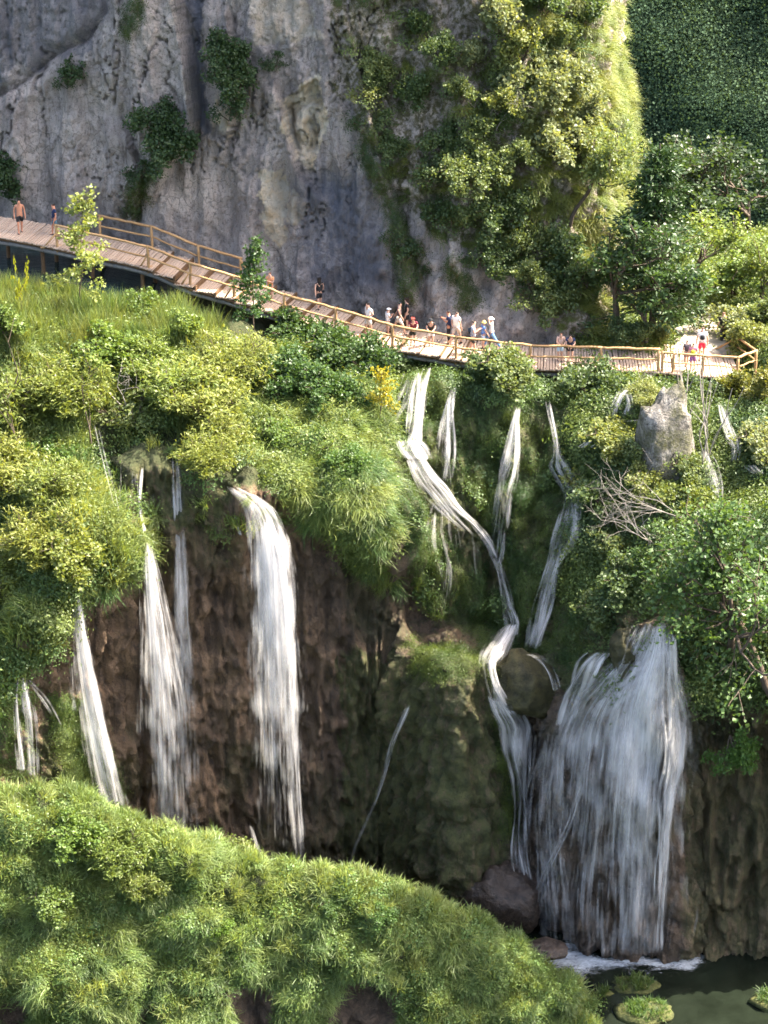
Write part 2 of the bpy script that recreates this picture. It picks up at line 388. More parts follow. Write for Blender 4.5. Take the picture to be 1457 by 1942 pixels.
# --- tufa terrace and falls wall
T = [  # u, terrace mid, terrace front, lip, under the lip, wall, wall foot   (v, Y)
 (-160, (620, 10), (1000, .5), (1310, -6), (1325, -4.8), (1400, -5.2), (1550, -6)),
 (0, (600, 11), (980, .6), (1262, -5.2), (1280, -3.6), (1380, -4), (1520, -4.8)),
 (80, (610, 11), (940, 1.5), (1150, -4.5), (1172, -2.6), (1340, -2.6), (1540, -2.6)),
 (150, (610, 11), (900, 2.2), (1060, -3.0), (1085, -1.1), (1300, -1.1), (1560, -1.1)),
 (208, (620, 11), (880, 3), (1030, -1.2), (1050, .4), (1300, .2), (1580, .2)),
 (258, (640, 10.5), (790, 6), (850, 4.2), (880, 2.6), (1200, 1.5), (1580, 1)),
 (350, (650, 10), (800, 6), (860, 4), (895, 2.6), (1200, 1.8), (1600, 1.2)),
 (430, (670, 10), (840, 4), (930, 1.2), (960, 2.4), (1250, 2.2), (1620, 2)),
 (520, (690, 9.5), (860, 4), (935, 1.5), (960, 3.2), (1250, 3), (1640, 2.6)),
 (640, (720, 9.5), (850, 5), (930, 2), (955, 4), (1250, 3.6), (1650, 3.2)),
 (720, (740, 9.5), (900, 5.5), (1010, 3), (1035, 4.6), (1250, 4), (1650, 3.4)),
 (800, (740, 10.3), (900, 7), (1060, 4.2), (1150, 4.9), (1240, 2.6), (1650, 1.0)),
 (870, (740, 10.5), (900, 8), (1050, 6), (1175, 5), (1232, 1.3), (1650, -1.0)),
 (925, (745, 10.4), (900, 8), (1050, 6.5), (1180, 5.2), (1260, 1.6), (1660, -.2)),
 (968, (750, 10.3), (900, 8), (1050, 6.5), (1150, 5.2), (1320, 4.0), (1680, 2.4)),
 (1020, (760, 10), (900, 8), (1050, 6), (1150, 5), (1350, 3), (1700, .5)),
 (1070, (770, 9.8), (900, 7.5), (1050, 5), (1150, 3.8), (1320, .6), (1750, -2)),
 (1130, (770, 9.5), (880, 7), (1050, 4), (1180, 1.5), (1340, -2), (1780, -3)),
 (1200, (760, 9.5), (860, 7), (1050, 2), (1180, -2), (1350, -3.8), (1790, -3.6)),
 (1260, (760, 9.5), (860, 7), (1000, 2.5), (1165, -3), (1350, -4.2), (1790, -3.8)),
 (1330, (780, 9), (900, 6), (1050, 0), (1290, -3), (1420, -3), (1790, -3)),
 (1457, (800, 8.5), (950, 4), (1100, -2), (1300, -4), (1450, -3.5), (1800, -3.5)),
 (1640, (820, 8), (950, 3), (1100, -3), (1300, -5), (1450, -4.5), (1800, -4.5))]
cols = []
for r in T:
    u = r[0]; d = deck_pt(min(u, 1440)); low = 1.3 if u < 400 else 0.9
    if u < 330: low += .9
    cols.append((u, [('w', d[1]+DK_W+2.8, d[2]-low+.5), ('w', d[1]-.5, d[2]-low-.2)]+list(r[1:])+[('w', r[6][1]+.3, -2.5)]))
terr = loft(cols, 3.2, [14, 34, 40, 40, 14, 50, 66, 30])
P = terr.P.copy(); U, V = terr.U.copy(), terr.V.copy()
steep = sstep(.75, .35, terr.N[..., 2])
lump = fbm(P, 3, (.28, .28, .22), 3.1)
tex = ridged(P, 3, (.9, .9, .22), 8.0); nod = fbm(P, 4, (1.3, 1.3, .9), 1.7); fine = fbm(P, 3, (4.2, 4.2, 2.8), 5.0)
d = lump*(.75-.15*steep)+steep*(.52*tex+.30*nod+.16*fine)+(1-steep)*(.22*nod+.06*fine)
d *= sstep(0, 26, np.arange(P.shape[0]))[:, None]*.9+.1
hole = sstep(.18, .5, fbm(P, 3, (.85, .85, .6), 71.0)); d -= steep*.35*hole; d += steep*(.22*ridged(P, 3, (1.6, 1.6, .35), 27.0)+.12*np.round(1.6*fbm(P, 2, (.5, .5, 1.1), 17.0))/1.6)
fl_ = in_poly(terr.U, terr.V, [(740, 690), (1130, 690), (1130, 1300), (760, 1300)]); d += fl_*.75*fbm(P, 3, (.55, .2, .05), 61.0)
d += (1-steep*.6)*(.95*np.abs(noise(P*.55+2.0))+.5*np.abs(noise(P*1.2+5.0)))*sstep(1150, 1050, terr.V)*sstep(40, 60, np.arange(P.shape[0]))[:, None]
terr.displace(d)
moss_poly = [(715, 690), (1120, 690), (1110, 900), (1130, 1150), (1080, 1330), (1040, 1270), (930, 1230), (800, 1150), (760, 1000)]
U, V = terr.U, terr.V; wob = 22*fbm(terr.P, 3, (.9, .9, .9), 9.0)
moss = in_poly(U+wob, V+wob, moss_poly).astype(float)
for poly in ([(905, 1230), (960, 1240), (985, 1560), (960, 1650), (915, 1650), (930, 1500)], [(100, 1340), (170, 1330), (240, 1560), (60, 1500), (60, 1400)], [(1090, 1150), (1230, 1150), (1180, 1310), (1080, 1360)], [(770, 1225), (930, 1225), (930, 1290), (780, 1300)], [(1300, 1280), (1500, 1280), (1500, 1830), (1290, 1830)], [(195, 820), (430, 830), (440, 960), (380, 1000), (240, 1010)], [(650, 1240), (930, 1240), (930, 1700), (650, 1700)]):
    moss = np.maximum(moss, in_poly(U+wob, V+wob, poly)*(.9 if poly[0][0] not in (650, 1300) else (.85 if poly[0][0] == 650 else .6)))
moss = np.maximum(moss, .42*sstep(.2, .6, fbm(terr.P, 3, (.25, .25, .18), 21.0)))
darken = sstep(480, 650, U)*sstep(1250, 1000, U)*.6+.75*np.exp(-((U-525)/50)**2)*sstep(1050, 1250, V)+.7*sstep(1000, 1060, U)*sstep(1330, 1280, U)*sstep(1300, 1400, V)  # darker wall colour across the middle and behind two falls
soil = (1-steep)*sstep(1100, 950, V)+sstep(.75, .95, terr.N[..., 2])*.5
ob('tufa_terrace', terr.mesh('tufa_terrace', M['tufa'], dict(moss=moss, darken=np.clip(darken, 0, 1), soil=np.clip(soil, 0, 1))), kind='structure')
terr.raster()

# --- grey cliff behind the boardwalk
def cliff_Y(u):
    return pchip([-200, 0, 300, 480, 640, 800, 900, 1000, 1066, 1104, 1136, 1152, 1164, 1172], [26.4, 25.2, 23.0, 21.4, 20.2, 18.8, 17.9, 17.3, 17.5, 19.2, 22.6, 27.5, 34, 50], u)
ccols = []
for u in [-200, 0, 150, 300, 400, 480, 560, 640, 720, 800, 850, 900, 950, 1000, 1035, 1066, 1086, 1104, 1120, 1136, 1144, 1152, 1158, 1164, 1168, 1172]:
    y0 = float(cliff_Y(np.array(float(u)))); lean = float(pchip([-200, 600, 900, 1080, 1172], [.10, .12, .30, .42, .40], np.array(float(u))))
    zb = deck_pt(min(u, 1300))[2]; K = []
    for h in (-4, -1, 1.5, 5, 9, 13, 17, 33):
        K.append(('w', y0+min(max(h, -1), 15)*lean, zb+h))  # unseen upper cliff shaped tall and upright to shade the deck
    ccols.append((u, K))
cl = loft(ccols, 2.8, [10, 22, 34, 42, 42, 40, 30])
cl.P[..., 0] += sstep(980, 1150, cl.U)*(np.clip(cl.V, -250, 480)-140)*.11/38; cl.update()
P = cl.P.copy(); U, V = cl.U.copy(), cl.V.copy()
fl = fbm(P, 3, (.30, .15, .045), 2.2); md = fbm(P, 4, (.9, .5, .26), 6.1); rd = ridged(P, 3, (.55, .4, .30), 4.4); fn = fbm(P, 3, (3.2, 2.0, 2.0), 1.3)
d = .95*fl+.36*md+.15*rd+.12*fn
butt = sstep(640, 800, U)
ck_ = noise(cl.P*np.array([.42, .3, .15])+.45*fbm(cl.P, 2, (1.1, .6, .8), 3)[..., None]+5.5); d -= .5*np.exp(-(ck_/.02)**2)*sstep(-.1, .3, fbm(cl.P, 2, (.2, .2, .2), 13))
ck_ = noise(cl.P*np.array([.9, .6, .28])+.4*fbm(cl.P, 2, (1.5, 1, 1.2), 8)[..., None]+9.5); d -= .16*np.exp(-(ck_/.03)**2)*sstep(-.1, .3, fbm(cl.P, 2, (.25, .25, .25), 33))
d += butt*(.7*fbm(P, 3, (.4, .4, .4), 31)+.25*rd)
def step(poly, amp, soft, right=True):
    dist, side = line_dist(U, V, poly); sd = dist*side*(1 if right else -1)
    lo, hi = min(p[1] for p in poly), max(p[1] for p in poly)
    win = sstep(lo-70, lo-5, V)*sstep(hi+70, hi+5, V)
    return amp*win*np.where(sd < 0, np.exp(-np.abs(sd)/soft), 0), amp*win*np.where(sd >= 0, np.exp(-np.abs(sd)/(soft*.35)), 0)
for poly, amp, soft in (([(335, -60), (350, 30), (366, 120), (376, 210), (370, 262), (335, 305), (322, 335)], 1.1, 120), ([(440, 40), (452, 120), (462, 190), (440, 250)], .6, 60), ([(665, 60), (700, 190), (735, 330), (775, 450), (800, 560)], .55, 70), ([(530, 180), (548, 250), (575, 330), (600, 360)], .6, 60), ([(255, 260), (285, 330), (262, 400)], .5, 60)):
    a, b = step(poly, amp, soft); d += a-.75*b
dist, side = line_dist(U, V, [(-60, 215), (40, 165), (105, 108), (170, 80), (215, 20), (225, -60)])
d += np.where(side < 0, .0, .0)+.8*np.where(side > 0, 0, np.exp(-dist/90))*sstep(300, 220, U)
d -= .6*np.exp(-(dist/16)**2)*sstep(300, 220, U)
br = in_poly(U, V, [(535, 190), (600, 150), (615, 200), (590, 330), (560, 310)])
d += br*(.35*np.round(2.5*noise(P*np.array([1.1, 1, .9])))-.25)
d -= np.where((U < 60) & (V > 300), .9*np.exp(-((U-5)/26)**2-((V-345)/38)**2), 0)
cl.displace(d)
U, V = cl.U, cl.V; wob = 26*fbm(cl.P, 4, (.8, .8, .8), 3.0); wob2 = 26*fbm(cl.P, 4, (.8, .8, .8), 43.0)
veg_poly = [(600, -400), (630, 30), (640, 180), (700, 250), (740, 330), (790, 420), (860, 450), (960, 520), (1000, 600), (1060, 620), (1130, 680), (1260, 680), (1260, -400)]
veg = in_poly(U+wob, V+wob2, veg_poly).astype(float)
mo = veg*.9
for a in ([(740, 430), (770, 520), (775, 560)], [(300, 300), (262, 350), (255, 400)], [(690, 20), (720, 150), (700, 300), (760, 430), (800, 520)], [(850, 500), (900, 560), (880, 580)], [(265, 0), (240, 60)]):
    dist, _ = line_dist(U+wob*.6, V, a); mo = np.maximum(mo, .9*sstep(22, 6, dist))
och = np.zeros_like(U)
for poly in ([(530, 185), (602, 145), (620, 200), (596, 330), (570, 318), (545, 260)], [(492, 335), (545, 325), (545, 440), (520, 470), (500, 430)], [(550, 360), (590, 390), (570, 430), (545, 410)], [(930, 180), (985, 200), (975, 260), (925, 240)], [(640, 20), (760, 20), (740, 140), (680, 90)], [(470, 0), (560, -20), (620, 60), (480, 90)], [(410, 180), (440, 190), (440, 260), (410, 240)]):
    och = np.maximum(och, in_poly(U+wob*.5, V+wob2*.5, poly)*(.85 if poly[0][0] < 600 and poly[0][1] > 100 else .4))
sla = sstep(150, 20, np.abs(U-640-.25*(V-420)))*sstep(290, 360, V)*sstep(580, 520, V)
sla = np.maximum(sla, in_poly(U+wob, V+wob2, [(-100, -200), (210, -200), (190, 60), (110, 110), (-100, 190)])*.6)
sla = np.maximum(sla, in_poly(U+wob*.6, V, [(345, 0), (375, 0), (395, 250), (375, 262), (366, 120)])*.9)  # painted shade in the groove beside the great bulge
ob('limestone_cliff', cl.mesh('limestone_cliff', M['cliff'], dict(moss=mo, ochre=och, slate_shade=np.clip(sla, 0, 1))), kind='structure')
cl.raster()

# --- bank to the right behind the boardwalk, with the stone path
bcols = []
for u, dy in ((1090, 0), (1180, 0), (1280, 0), (1380, 0), (1480, -1), (1640, -2)):
    bcols.append((u, [('w', 15.2+dy*.2, 21.9), (668, 16.2+dy*.3), (640, 18.5+dy*.5), (604, 22+dy), (560, 26+dy), (515, 30+dy), (475, 36+dy), (460, 45+dy)]))
bank = loft(bcols, 5, [6, 10, 14, 16, 16, 16, 12])
w_ = (1-.9*in_poly(bank.U, bank.V, [(1240, 700), (1420, 700), (1390, 590), (1320, 590), (1270, 650)]))*sstep(1110, 1200, bank.U)*sstep(8, 22, np.arange(bank.P.shape[0]))[:, None]
bank.displace((.5*fbm(bank.P, 3, (.35, .35, .35), 5)+.12*fbm(bank.P, 3, (1.5, 1.5, 1.5), 5))*w_)
ob('grassy_bank', bank.mesh('grassy_bank', M['tufa'], dict(soil=np.ones(bank.P[..., 0].size), moss=np.zeros(bank.P[..., 0].size), darken=np.zeros(bank.P[..., 0].size))), kind='structure')
bank.raster()

# --- far hillside in the shade
hcols = []
for u in (1000, 1150, 1300, 1457, 1800):
    o = (1457-u)*.012
    hcols.append((u, [('w', 50+o, 6), (540, 60+o), (430, 62+o), (300, 64.5+o), (100, 68+o), (-200, 73+o), (-500, 80+o)]))
hill = loft(hcols, 9, [8, 20, 26, 34, 30, 14])
hill.displace(1.5*fbm(hill.P, 3, (.12, .12, .12), 2)+.5*fbm(hill.P, 3, (.5, .5, .5), 9))
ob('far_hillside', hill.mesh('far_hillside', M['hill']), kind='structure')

# --- foreground mound
MU = [-160, 0, 60, 130, 200, 300, 380, 440, 500, 600, 700, 800, 880, 950, 1000, 1050, 1095, 1125]
MV = [1526, 1536, 1530, 1540, 1572, 1606, 1614, 1640, 1676, 1682, 1696, 1724, 1766, 1822, 1854, 1890, 1938, 1975]
mcols = []
for u, v in zip(MU, MV):
    k = (1125-u)/1125.0; k = max(min(k, 1.1), 0.0)
    yr = -9.2+.6*(1-k); zr = zof(v, yr); zr = max(zr, .2)
    yb = yr-(1.0+3.3*k)
    vb = 1960+40*k
    f = lambda a: (v+(vb-v)*a)
    z4 = zof(vb, yb)
    mcols.append((u, [('w', yr+4.5, max(zr-6.5, -1.5)), ('w', yr+2.4, max(zr-1.8, -1.2)), ('w', yr, zr), (f(.25), yr-1.3*(k+.15)), (f(.5), yr-2.6*(k+.15)), (f(.78), yr-4.0*(k+.12)), ('w', yb, min(z4, zr)), ('w', yb-.4-.4*k, min(z4, zr)-2.2), ('w', yb+.3, -2.5)]))
mound = loft(mcols, 4, [8, 14, 26, 28, 30, 26, 14, 14])
P = mound.P
mound.displace((.50*fbm(P, 3, (.35, .35, .35), 12)+1.15*np.abs(noise(P*.62+4.0))+.6*np.abs(noise(P*1.35+9.0))+.06*fbm(P, 2, (4, 4, 4), 3))*sstep(6, 20, np.arange(P.shape[0]))[:, None])
U, V = mound.U, mound.V
hol = 1.2*np.exp(-((U-690)/60)**2-((V-1935)/55)**2)+np.exp(-((U-480)/46)**2-((V-1925)/50)**2)+.8*np.exp(-((U-20)/40)**2-((V-1940)/40)**2)+.7*np.exp(-((U-275)/26)**2-((V-1935)/40)**2)
mound.displace(-1.5*hol, (0, -1, -.2)); mound.P = mound.P
hol_soil = np.clip(1-2.2*hol, 0, 1)
mound.raster()
ob('mossy_mound', mound.mesh('mossy_mound', M['tufa'], dict(soil=hol_soil.reshape(-1), moss=np.zeros(U.size), darken=np.clip(1.8*hol, 0, 1))), kind='structure')  # hollows painted darker to stand for the shade inside them

# --- pools
def water_sheet(name, mat, x0, x1, y0, y1, z):
    ob(name, mesh(name, [(x0, y0, z), (x1, y0, z), (x1, y1, z), (x0, y1, z)], [[0, 1, 2, 3]], mat), kind='structure')
water_sheet('lower_pool_water', M['pool'], -60, 60, -60, 4, 0.0)
zu = deck_pt(60)[2]-1.75
P_, F_ = [], []
for u in np.linspace(-180, 330, 18):
    dd = deck_pt(u); P_ += [(dd[0], dd[1]-5.5, zu-.9*sstep(150, 330, u)), (dd[0], dd[1]+8, zu-.9*sstep(150, 330, u))]
ob('upper_stream_water', mesh('upper_stream_water', P_, [[2*i, 2*i+2, 2*i+3, 2*i+1] for i in range(17)], M['upper'], True), kind='structure')
ground_P = [(-700, -400, -3), (700, -400, -3), (700, 900, -3), (-700, 900, -3)]
ob('ground', mesh('ground', ground_P, [[0, 1, 2, 3]], M['hill']), kind='structure')
# ------------------------------------------------------------ boardwalk
us = np.arange(-60, 1404, 2.0); NE = np.array([deck_pt(u) for u in us])
SL = np.concatenate([[0], np.cumsum(np.linalg.norm(np.diff(NE[:, :2], axis=0), axis=1))])
s_of = lambda u: float(np.interp(u, us, SL)); u_of = lambda s: float(np.interp(s, SL, us))
S0, S1 = s_of(292), s_of(915); NST = 16; ST = (S1-S0)/NST
def deck_w(u): return float(np.interp(u, [0, 1235, 1270, 1400], [DK_W, DK_W, 3.9, 4.3]))
def deck_z(s):
    zz = lambda q: float(np.interp(q, SL, NE[:, 2]))
    if S0 < s < S1:
        k = math.floor((s-S0)/ST); c = S0+(k+.5)*ST
        return zz(c)+(zz(s)-zz(c))*.22
    return zz(s)
def on_deck(u, t):
    d, l = deck_side(u); p = deck_pt(u)+l*(t*deck_w(u)); p[2] = deck_z(s_of(u))+.03; return p
def deck_solve(u, v):
    "point on the deck that the photograph shows at (u, v)"
    b = None
    for uu in np.arange(u-90, u+91, 3.0):
        for t in np.linspace(.08, .93, 18):
            p = on_deck(min(max(uu, -50), 1400), t); a, c = proj(p); e = (a-u)**2+(c-v)**2
            if b is None or e < b[0]: b = (e, p)
    return b[1]
bl = deck_pt(720)
bw = ob('boardwalk', None, None, 'long timber boardwalk with log railings stepping down along the foot of the grey cliff', 'boardwalk', loc=bl)
BI = Matrix.Translation(-Vector(bl))
def holder(name, label=None):
    o = ob(name, None, bw, label); return o
DECK = holder('deck'); FRAME = holder('frame')
RAIL = [holder('railing', 'peeled log railing along the open side of the steps'), holder('railing', 'closed log railing round the end platform'), holder('railing', 'short log railing on the cliff side at the top of the steps')]
HOLD = dict(plank=DECK, step_riser=DECK, edge_log=DECK, side_beam=FRAME, support_post=FRAME); CUR = [RAIL[0]]
def bpart(name, me):
    o = ob(name, me, HOLD.get(name, CUR[0])); o.matrix_parent_inverse = BI; return o
# deck of split logs laid across, one by one
pm = []
for k in range(4):
    r = np.random.default_rng(50+k); mb = MB(); n = 5; V = []
    for i in range(n):
        y = i/(n-1); w = .077+.008*r.normal(); h = .035+.008*r.normal(); z = .006*r.normal(); x = .006*r.normal()
        V += [(x-w, y, z-.04), (x-w*.75, y, z+h*.6), (x+w*.75, y, z+h*.6), (x+w, y, z-.04)]
    F = [[4*i+j, 4*i+(j+1) % 4, 4*i+4+(j+1) % 4, 4*i+4+j] for i in range(n-1) for j in range(4)]+[[3, 2, 1, 0], [4*n-4, 4*n-3, 4*n-2, 4*n-1]]
    mb.add(V, F); pm.append(mb.me('plank', M['plank']))
s = s_of(-50); k = 0; rp = random.Random(4); pitch_ = (s_of(1402)-s)/268.0
while s < s_of(1402):
    u = u_of(s); d_, l_ = deck_side(u); p = np.array([np.interp(s, SL, NE[:, 0]), np.interp(s, SL, NE[:, 1]), deck_z(s)])
    o = bpart('plank', pm[k % 4]); p = p-l_*(.10+rp.uniform(0, .10)); o.location = p+np.array([0, 0, rp.uniform(-.012, .012)])
    o.rotation_euler = (rp.uniform(-.004, .004), rp.uniform(-.03, .03), math.atan2(l_[1], l_[0])-math.pi/2+rp.uniform(-.012, .012))
    o.scale = (pitch_/.165, deck_w(u)+.15+rp.uniform(0, .12), 1.0); s += pitch_; k += 1
# risers, edge logs and grey side beams
for k in range(NST+1):
    s = S0+k*ST; u = u_of(s); d_, l_ = deck_side(u); p = np.array([np.interp(s, SL, NE[:, 0]), np.interp(s, SL, NE[:, 1]), deck_z(s-.02 if k else s)])
    mb = MB(); a = p-l_*.12+d_*.03-np.array([0, 0, .10]); b = a+l_*(DK_W+.3); mb.box((a+b)/2, (b-a)/2, d_*.05, np.array([0, 0, .125]))
    bpart('step_riser', mb.me('step_riser', M['riser']))
bu = list(range(-50, 1400, 66))+[1400]
for a, b in zip(bu[:-1], bu[1:]):
    for nm, off, dz, r_, m in (('edge_log', -.02, -.11, .075, 'riser'), ('side_beam', .10, -.36, .12, 'beam'), ('side_beam', DK_W-.3, -.30, .11, 'beam')):
        q = []
        for u in np.linspace(a, b, 5):
            d_, l_ = deck_side(u); p = deck_pt(u)+l_*off; p[2] = deck_pt(u)[2]+dz+(.02 if nm == 'side_beam' else 0); q.append(p)
        bpart(nm, MB().tube(q, r_, 6).me(nm, M[m], True))
for u in range(-20, 1400, 95):
    for off in (.35, 2.3):
        d_, l_ = deck_side(u); p = deck_pt(u)+l_*off; bpart('support_post', MB().tube([p-np.array([0, 0, 3.2]), p-np.array([0, 0, .30])], .11, 7).me('support_post', M['riser']))
# railing: near side
H_RAIL = 1.12
def post_at(u, t, h=H_RAIL, seed=0, r_=.075, lean=.03):
    r = np.random.default_rng(seed); b = on_deck(u, t); top = b+np.array([r.normal()*lean, r.normal()*lean, h])
    bpart('railing_post', MB().tube(wiggle(b-np.array([0, 0, .35]), top+np.array([0, 0, .04]), 5, .008, seed), [r_*1.08, r_, r_*.98, r_, r_*.94], 7).me('railing_post', M['rail'], True))
    return b, top
def rail_between(p, q, nm, r_, seed, over=.06):
    p, q = np.asarray(p), np.asarray(q); d = (q-p)/np.linalg.norm(q-p); r = np.random.default_rng(seed)
    pts = wiggle(p-d*over, q+d*over, 9, .014, seed); bpart(nm, MB().tube(pts, r_*(1+.08*r.normal(size=9)), 7).me(nm, M['rail'], True))
NP = [108, 281, 360, 443, 538, 636, 743, 864, 1002, 1138, 1248]
pts_ = [post_at(u, .03, seed=i+100) for i, u in enumerate(NP)]
for i in range(len(NP)-1):
    (b0, t0), (b1, t1) = pts_[i], pts_[i+1]
    rail_between(t0, t1, 'top_rail', .068, 200+i); rail_between(b0+(t0-b0)*.50, b1+(t1-b1)*.50, 'middle_rail', .052, 230+i)
for i, u in enumerate(NP[:-1]):
    b, t = pts_[i]; d_, l_ = deck_side(u); foot = b-d_*(.62 if i == 0 else .42)-l_*(.25 if i == 0 else .12)
    bpart('brace', MB().tube([foot, b+(t-b)*.62], .05, 6).me('brace', M['rail'], True))
    bpart('brace_foot', MB().tube([foot-d_*.2-np.array([0, 0, .06]), b+d_*.1+l_*.3-np.array([0, 0, .06])], .06, 6).me('brace_foot', M['rail'], True))
# right-hand platform railing, lower and closed around the end
CUR[0] = RAIL[1]
PP = [(1256, .02), (1276, .02), (1332, .02), (1399, .02)]
pq = [post_at(u, t, 1.0, 300+i) for i, (u, t) in enumerate(PP)]
for i in range(3):
    rail_between(pq[i][1], pq[i+1][1], 'top_rail', .062, 320+i); rail_between(pq[i][0]*.5+pq[i][1]*.5, pq[i+1][0]*.5+pq[i+1][1]*.5, 'middle_rail', .04, 330+i)
e0 = on_deck(1399, .02); ecor = e0+np.array([1.0, .9, 0]); eback = e0+np.array([0.15, 3.1, .05]); efoot = e0+np.array([-.75, 3.6, .05])
def xpost(b, seed):
    t = b+np.array([0, 0, 1.02]); bpart('railing_post', MB().tube(wiggle(b-np.array([0, 0, .35]), t, 5, .008, seed), .075, 7).me('railing_post', M['rail'], True)); return t
t1 = xpost(ecor, 341); t2 = xpost(eback, 342)
rail_between(pq[3][1], t1, 'top_rail', .065, 343); rail_between(t1, t2, 'top_rail', .065, 344)
rail_between(pq[3][1]-np.array([0, 0, .5]), t1-np.array([0, 0, .5]), 'middle_rail', .045, 345); rail_between(t1-np.array([0, 0, .5]), t2-np.array([0, 0, .5]), 'middle_rail', .045, 346)
rail_between(efoot, t2-np.array([0, 0, .3]), 'brace', .055, 347)
rail_between(pq[3][1]-np.array([0, 0, .5]), pq[3][0]+np.array([.5, -.1, -.1]), 'brace', .045, 348)
# far side railing at the top of the steps
CUR[0] = RAIL[2]
FP = [158, 255, 345, 424]
pf = [post_at(u, .985, 1.1, 360+i) for i, u in enumerate(FP)]
for i in range(3):
    rail_between(pf[i][1], pf[i+1][1], 'top_rail', .066, 370+i, .1); rail_between(pf[i][0]*.5+pf[i][1]*.5, pf[i+1][0]*.5+pf[i+1][1]*.5, 'middle_rail', .05, 380+i)
rail_between(pf[3][1]-np.array([0, 0, .1]), pf[3][0]+np.array([.55, -.1, 0]), 'brace', .05, 390)

# ------------------------------------------------------------ stone path beyond the platform
def strip_on(s, pts, lift):
    P_ = []
    for (u0, v0, u1, v1) in pts:
        for t in np.linspace(0, 1, 9):
            u, v = u0+(u1-u0)*t, v0+(v1-v0)*t; Y = float(s.ray(u, v)); p = px(u, v, Y); p[2] += lift; P_.append(p)
    return np.array(P_).reshape(len(pts), 9, 3)
sp = strip_on(bank, [(1256, 684, 1410, 684), (1270, 672, 1396, 672), (1282, 658, 1380, 658), (1296, 642, 1374, 642), (1312, 626, 1371, 626), (1328, 612, 1371, 612), (1342, 598, 1374, 598)], .0)
sp[..., 2] += .18+.05*fbm(sp, 2, (1.5, 1.5, 1.5), 3)
ob('stone_path', mesh('stone_path', sp.reshape(-1, 3), grid_faces(7, 9), M['path'], True), kind='structure')
def rock_mesh(name, size, seed, mat, sub=3, rough=.28, flat=0.0, cuts=0):
    bm = bmesh.new(); bmesh.ops.create_icosphere(bm, subdivisions=sub, radius=1.0); V = np.array([v.co[:] for v in bm.verts]); F = [[v.index for v in f.verts] for f in bm.faces]; bm.free()
    d = 1+rough*fbm(V, 3, (1.1, 1.1, 1.1), seed*7.7)+.45*rough*ridged(V, 3, (1.7, 1.7, 1.7), seed*3.3)+.18*rough*ridged(V, 3, (5, 5, 5), seed)
    V = V*d[:, None]; rc = np.random.default_rng(seed)
    for _ in range(cuts):
        n_ = rc.normal(size=3); n_ /= np.linalg.norm(n_); q_ = V@n_; lim = np.quantile(q_, rc.uniform(.80, .95)); V = V-n_[None]*(np.maximum(0, q_-lim)*.92)[:, None]
    if cuts: V = V*(1+.05*ridged(V, 3, (3.5, 3.5, 3.5), seed))[:, None]
    if flat: V = np.sign(V)*np.abs(V)**flat
    return mesh(name, V*np.array(size), np.array(F), mat, True)
for i, (u, v, Y, sx, sy, sz, lab) in enumerate((
    (1305, 637, 20.0, .75, .5, .42, 'squared pale stone block at the low end of the path wall'),
    (1328, 626, 21.6, .6, .45, .30, 'flat pale stone in the middle of the path wall'),
    (1352, 613, 23.2, .7, .5, .26, 'long pale slab stone at the top bend of the path'),
    (1296, 655, 18.6, .5, .4, .3, 'small pale stone beside the platform where the path begins'))):
    o = ob('path_stone', rock_mesh('path_stone', (sx, sy, sz), 40+i, M['path'], 3, .16, .7, 8), None, lab, 'stone', 'stones edging the path', loc=px(u, v, float(bank.ray(u, v)))); o.rotation_euler[2] = i*.7
# ------------------------------------------------------------ plant building blocks
def blades(n, L, spread, lean, droop, width, seed, base=.08, lvar=.35, up=1.0):
    "arching grass blades; lean biases them towards +X (downhill)"
    r = np.random.default_rng(seed); K = 5
    b = np.c_[r.normal(size=(n, 2))*base, np.zeros(n)]; an = r.uniform(0, 2*math.pi, n); sp = np.abs(r.normal(size=n))*spread
    d = np.c_[np.cos(an)*sp+lean, np.sin(an)*sp, np.full(n, up)]; d /= np.linalg.norm(d, axis=1)[:, None]
    Ln = L*(1+lvar*r.uniform(-1, 1, n)); g = droop*(1+.5*r.normal(size=n)); pts = [b]; dirs = d.copy()
    for k in range(1, K):
        pts.append(pts[-1]+dirs*(Ln/(K-1))[:, None]); dirs = dirs+np.c_[np.cos(an)*.12, np.sin(an)*.12, -g]; dirs /= np.linalg.norm(dirs, axis=1)[:, None]
    side = np.cross(d, np.array([0, 0, 1.0])+.3*r.normal(size=(n, 3))); side /= np.linalg.norm(side, axis=1)[:, None]+1e-6
    V = []; wk = [.75, 1, .85, .55]
    for k in range(K-1): V += [pts[k]-side*width*wk[k], pts[k]+side*width*wk[k]]
    V.append(pts[-1]); V = np.stack(V, 1); m = V.shape[1]; F = []
    for k in range(K-2): F += [np.c_[2*k, 2*k+1, 2*k+3], np.c_[2*k, 2*k+3, 2*k+2]]
    F.append(np.array([[2*K-4, 2*K-3, 2*K-2]])); F = np.concatenate(F)
    F = (F[None]+(np.arange(n)*m)[:, None, None]).reshape(-1, 3); rn = np.repeat(np.clip(r.beta(2, 2.4, n), 0, 1), m)
    return V.reshape(-1, 3), F, rn
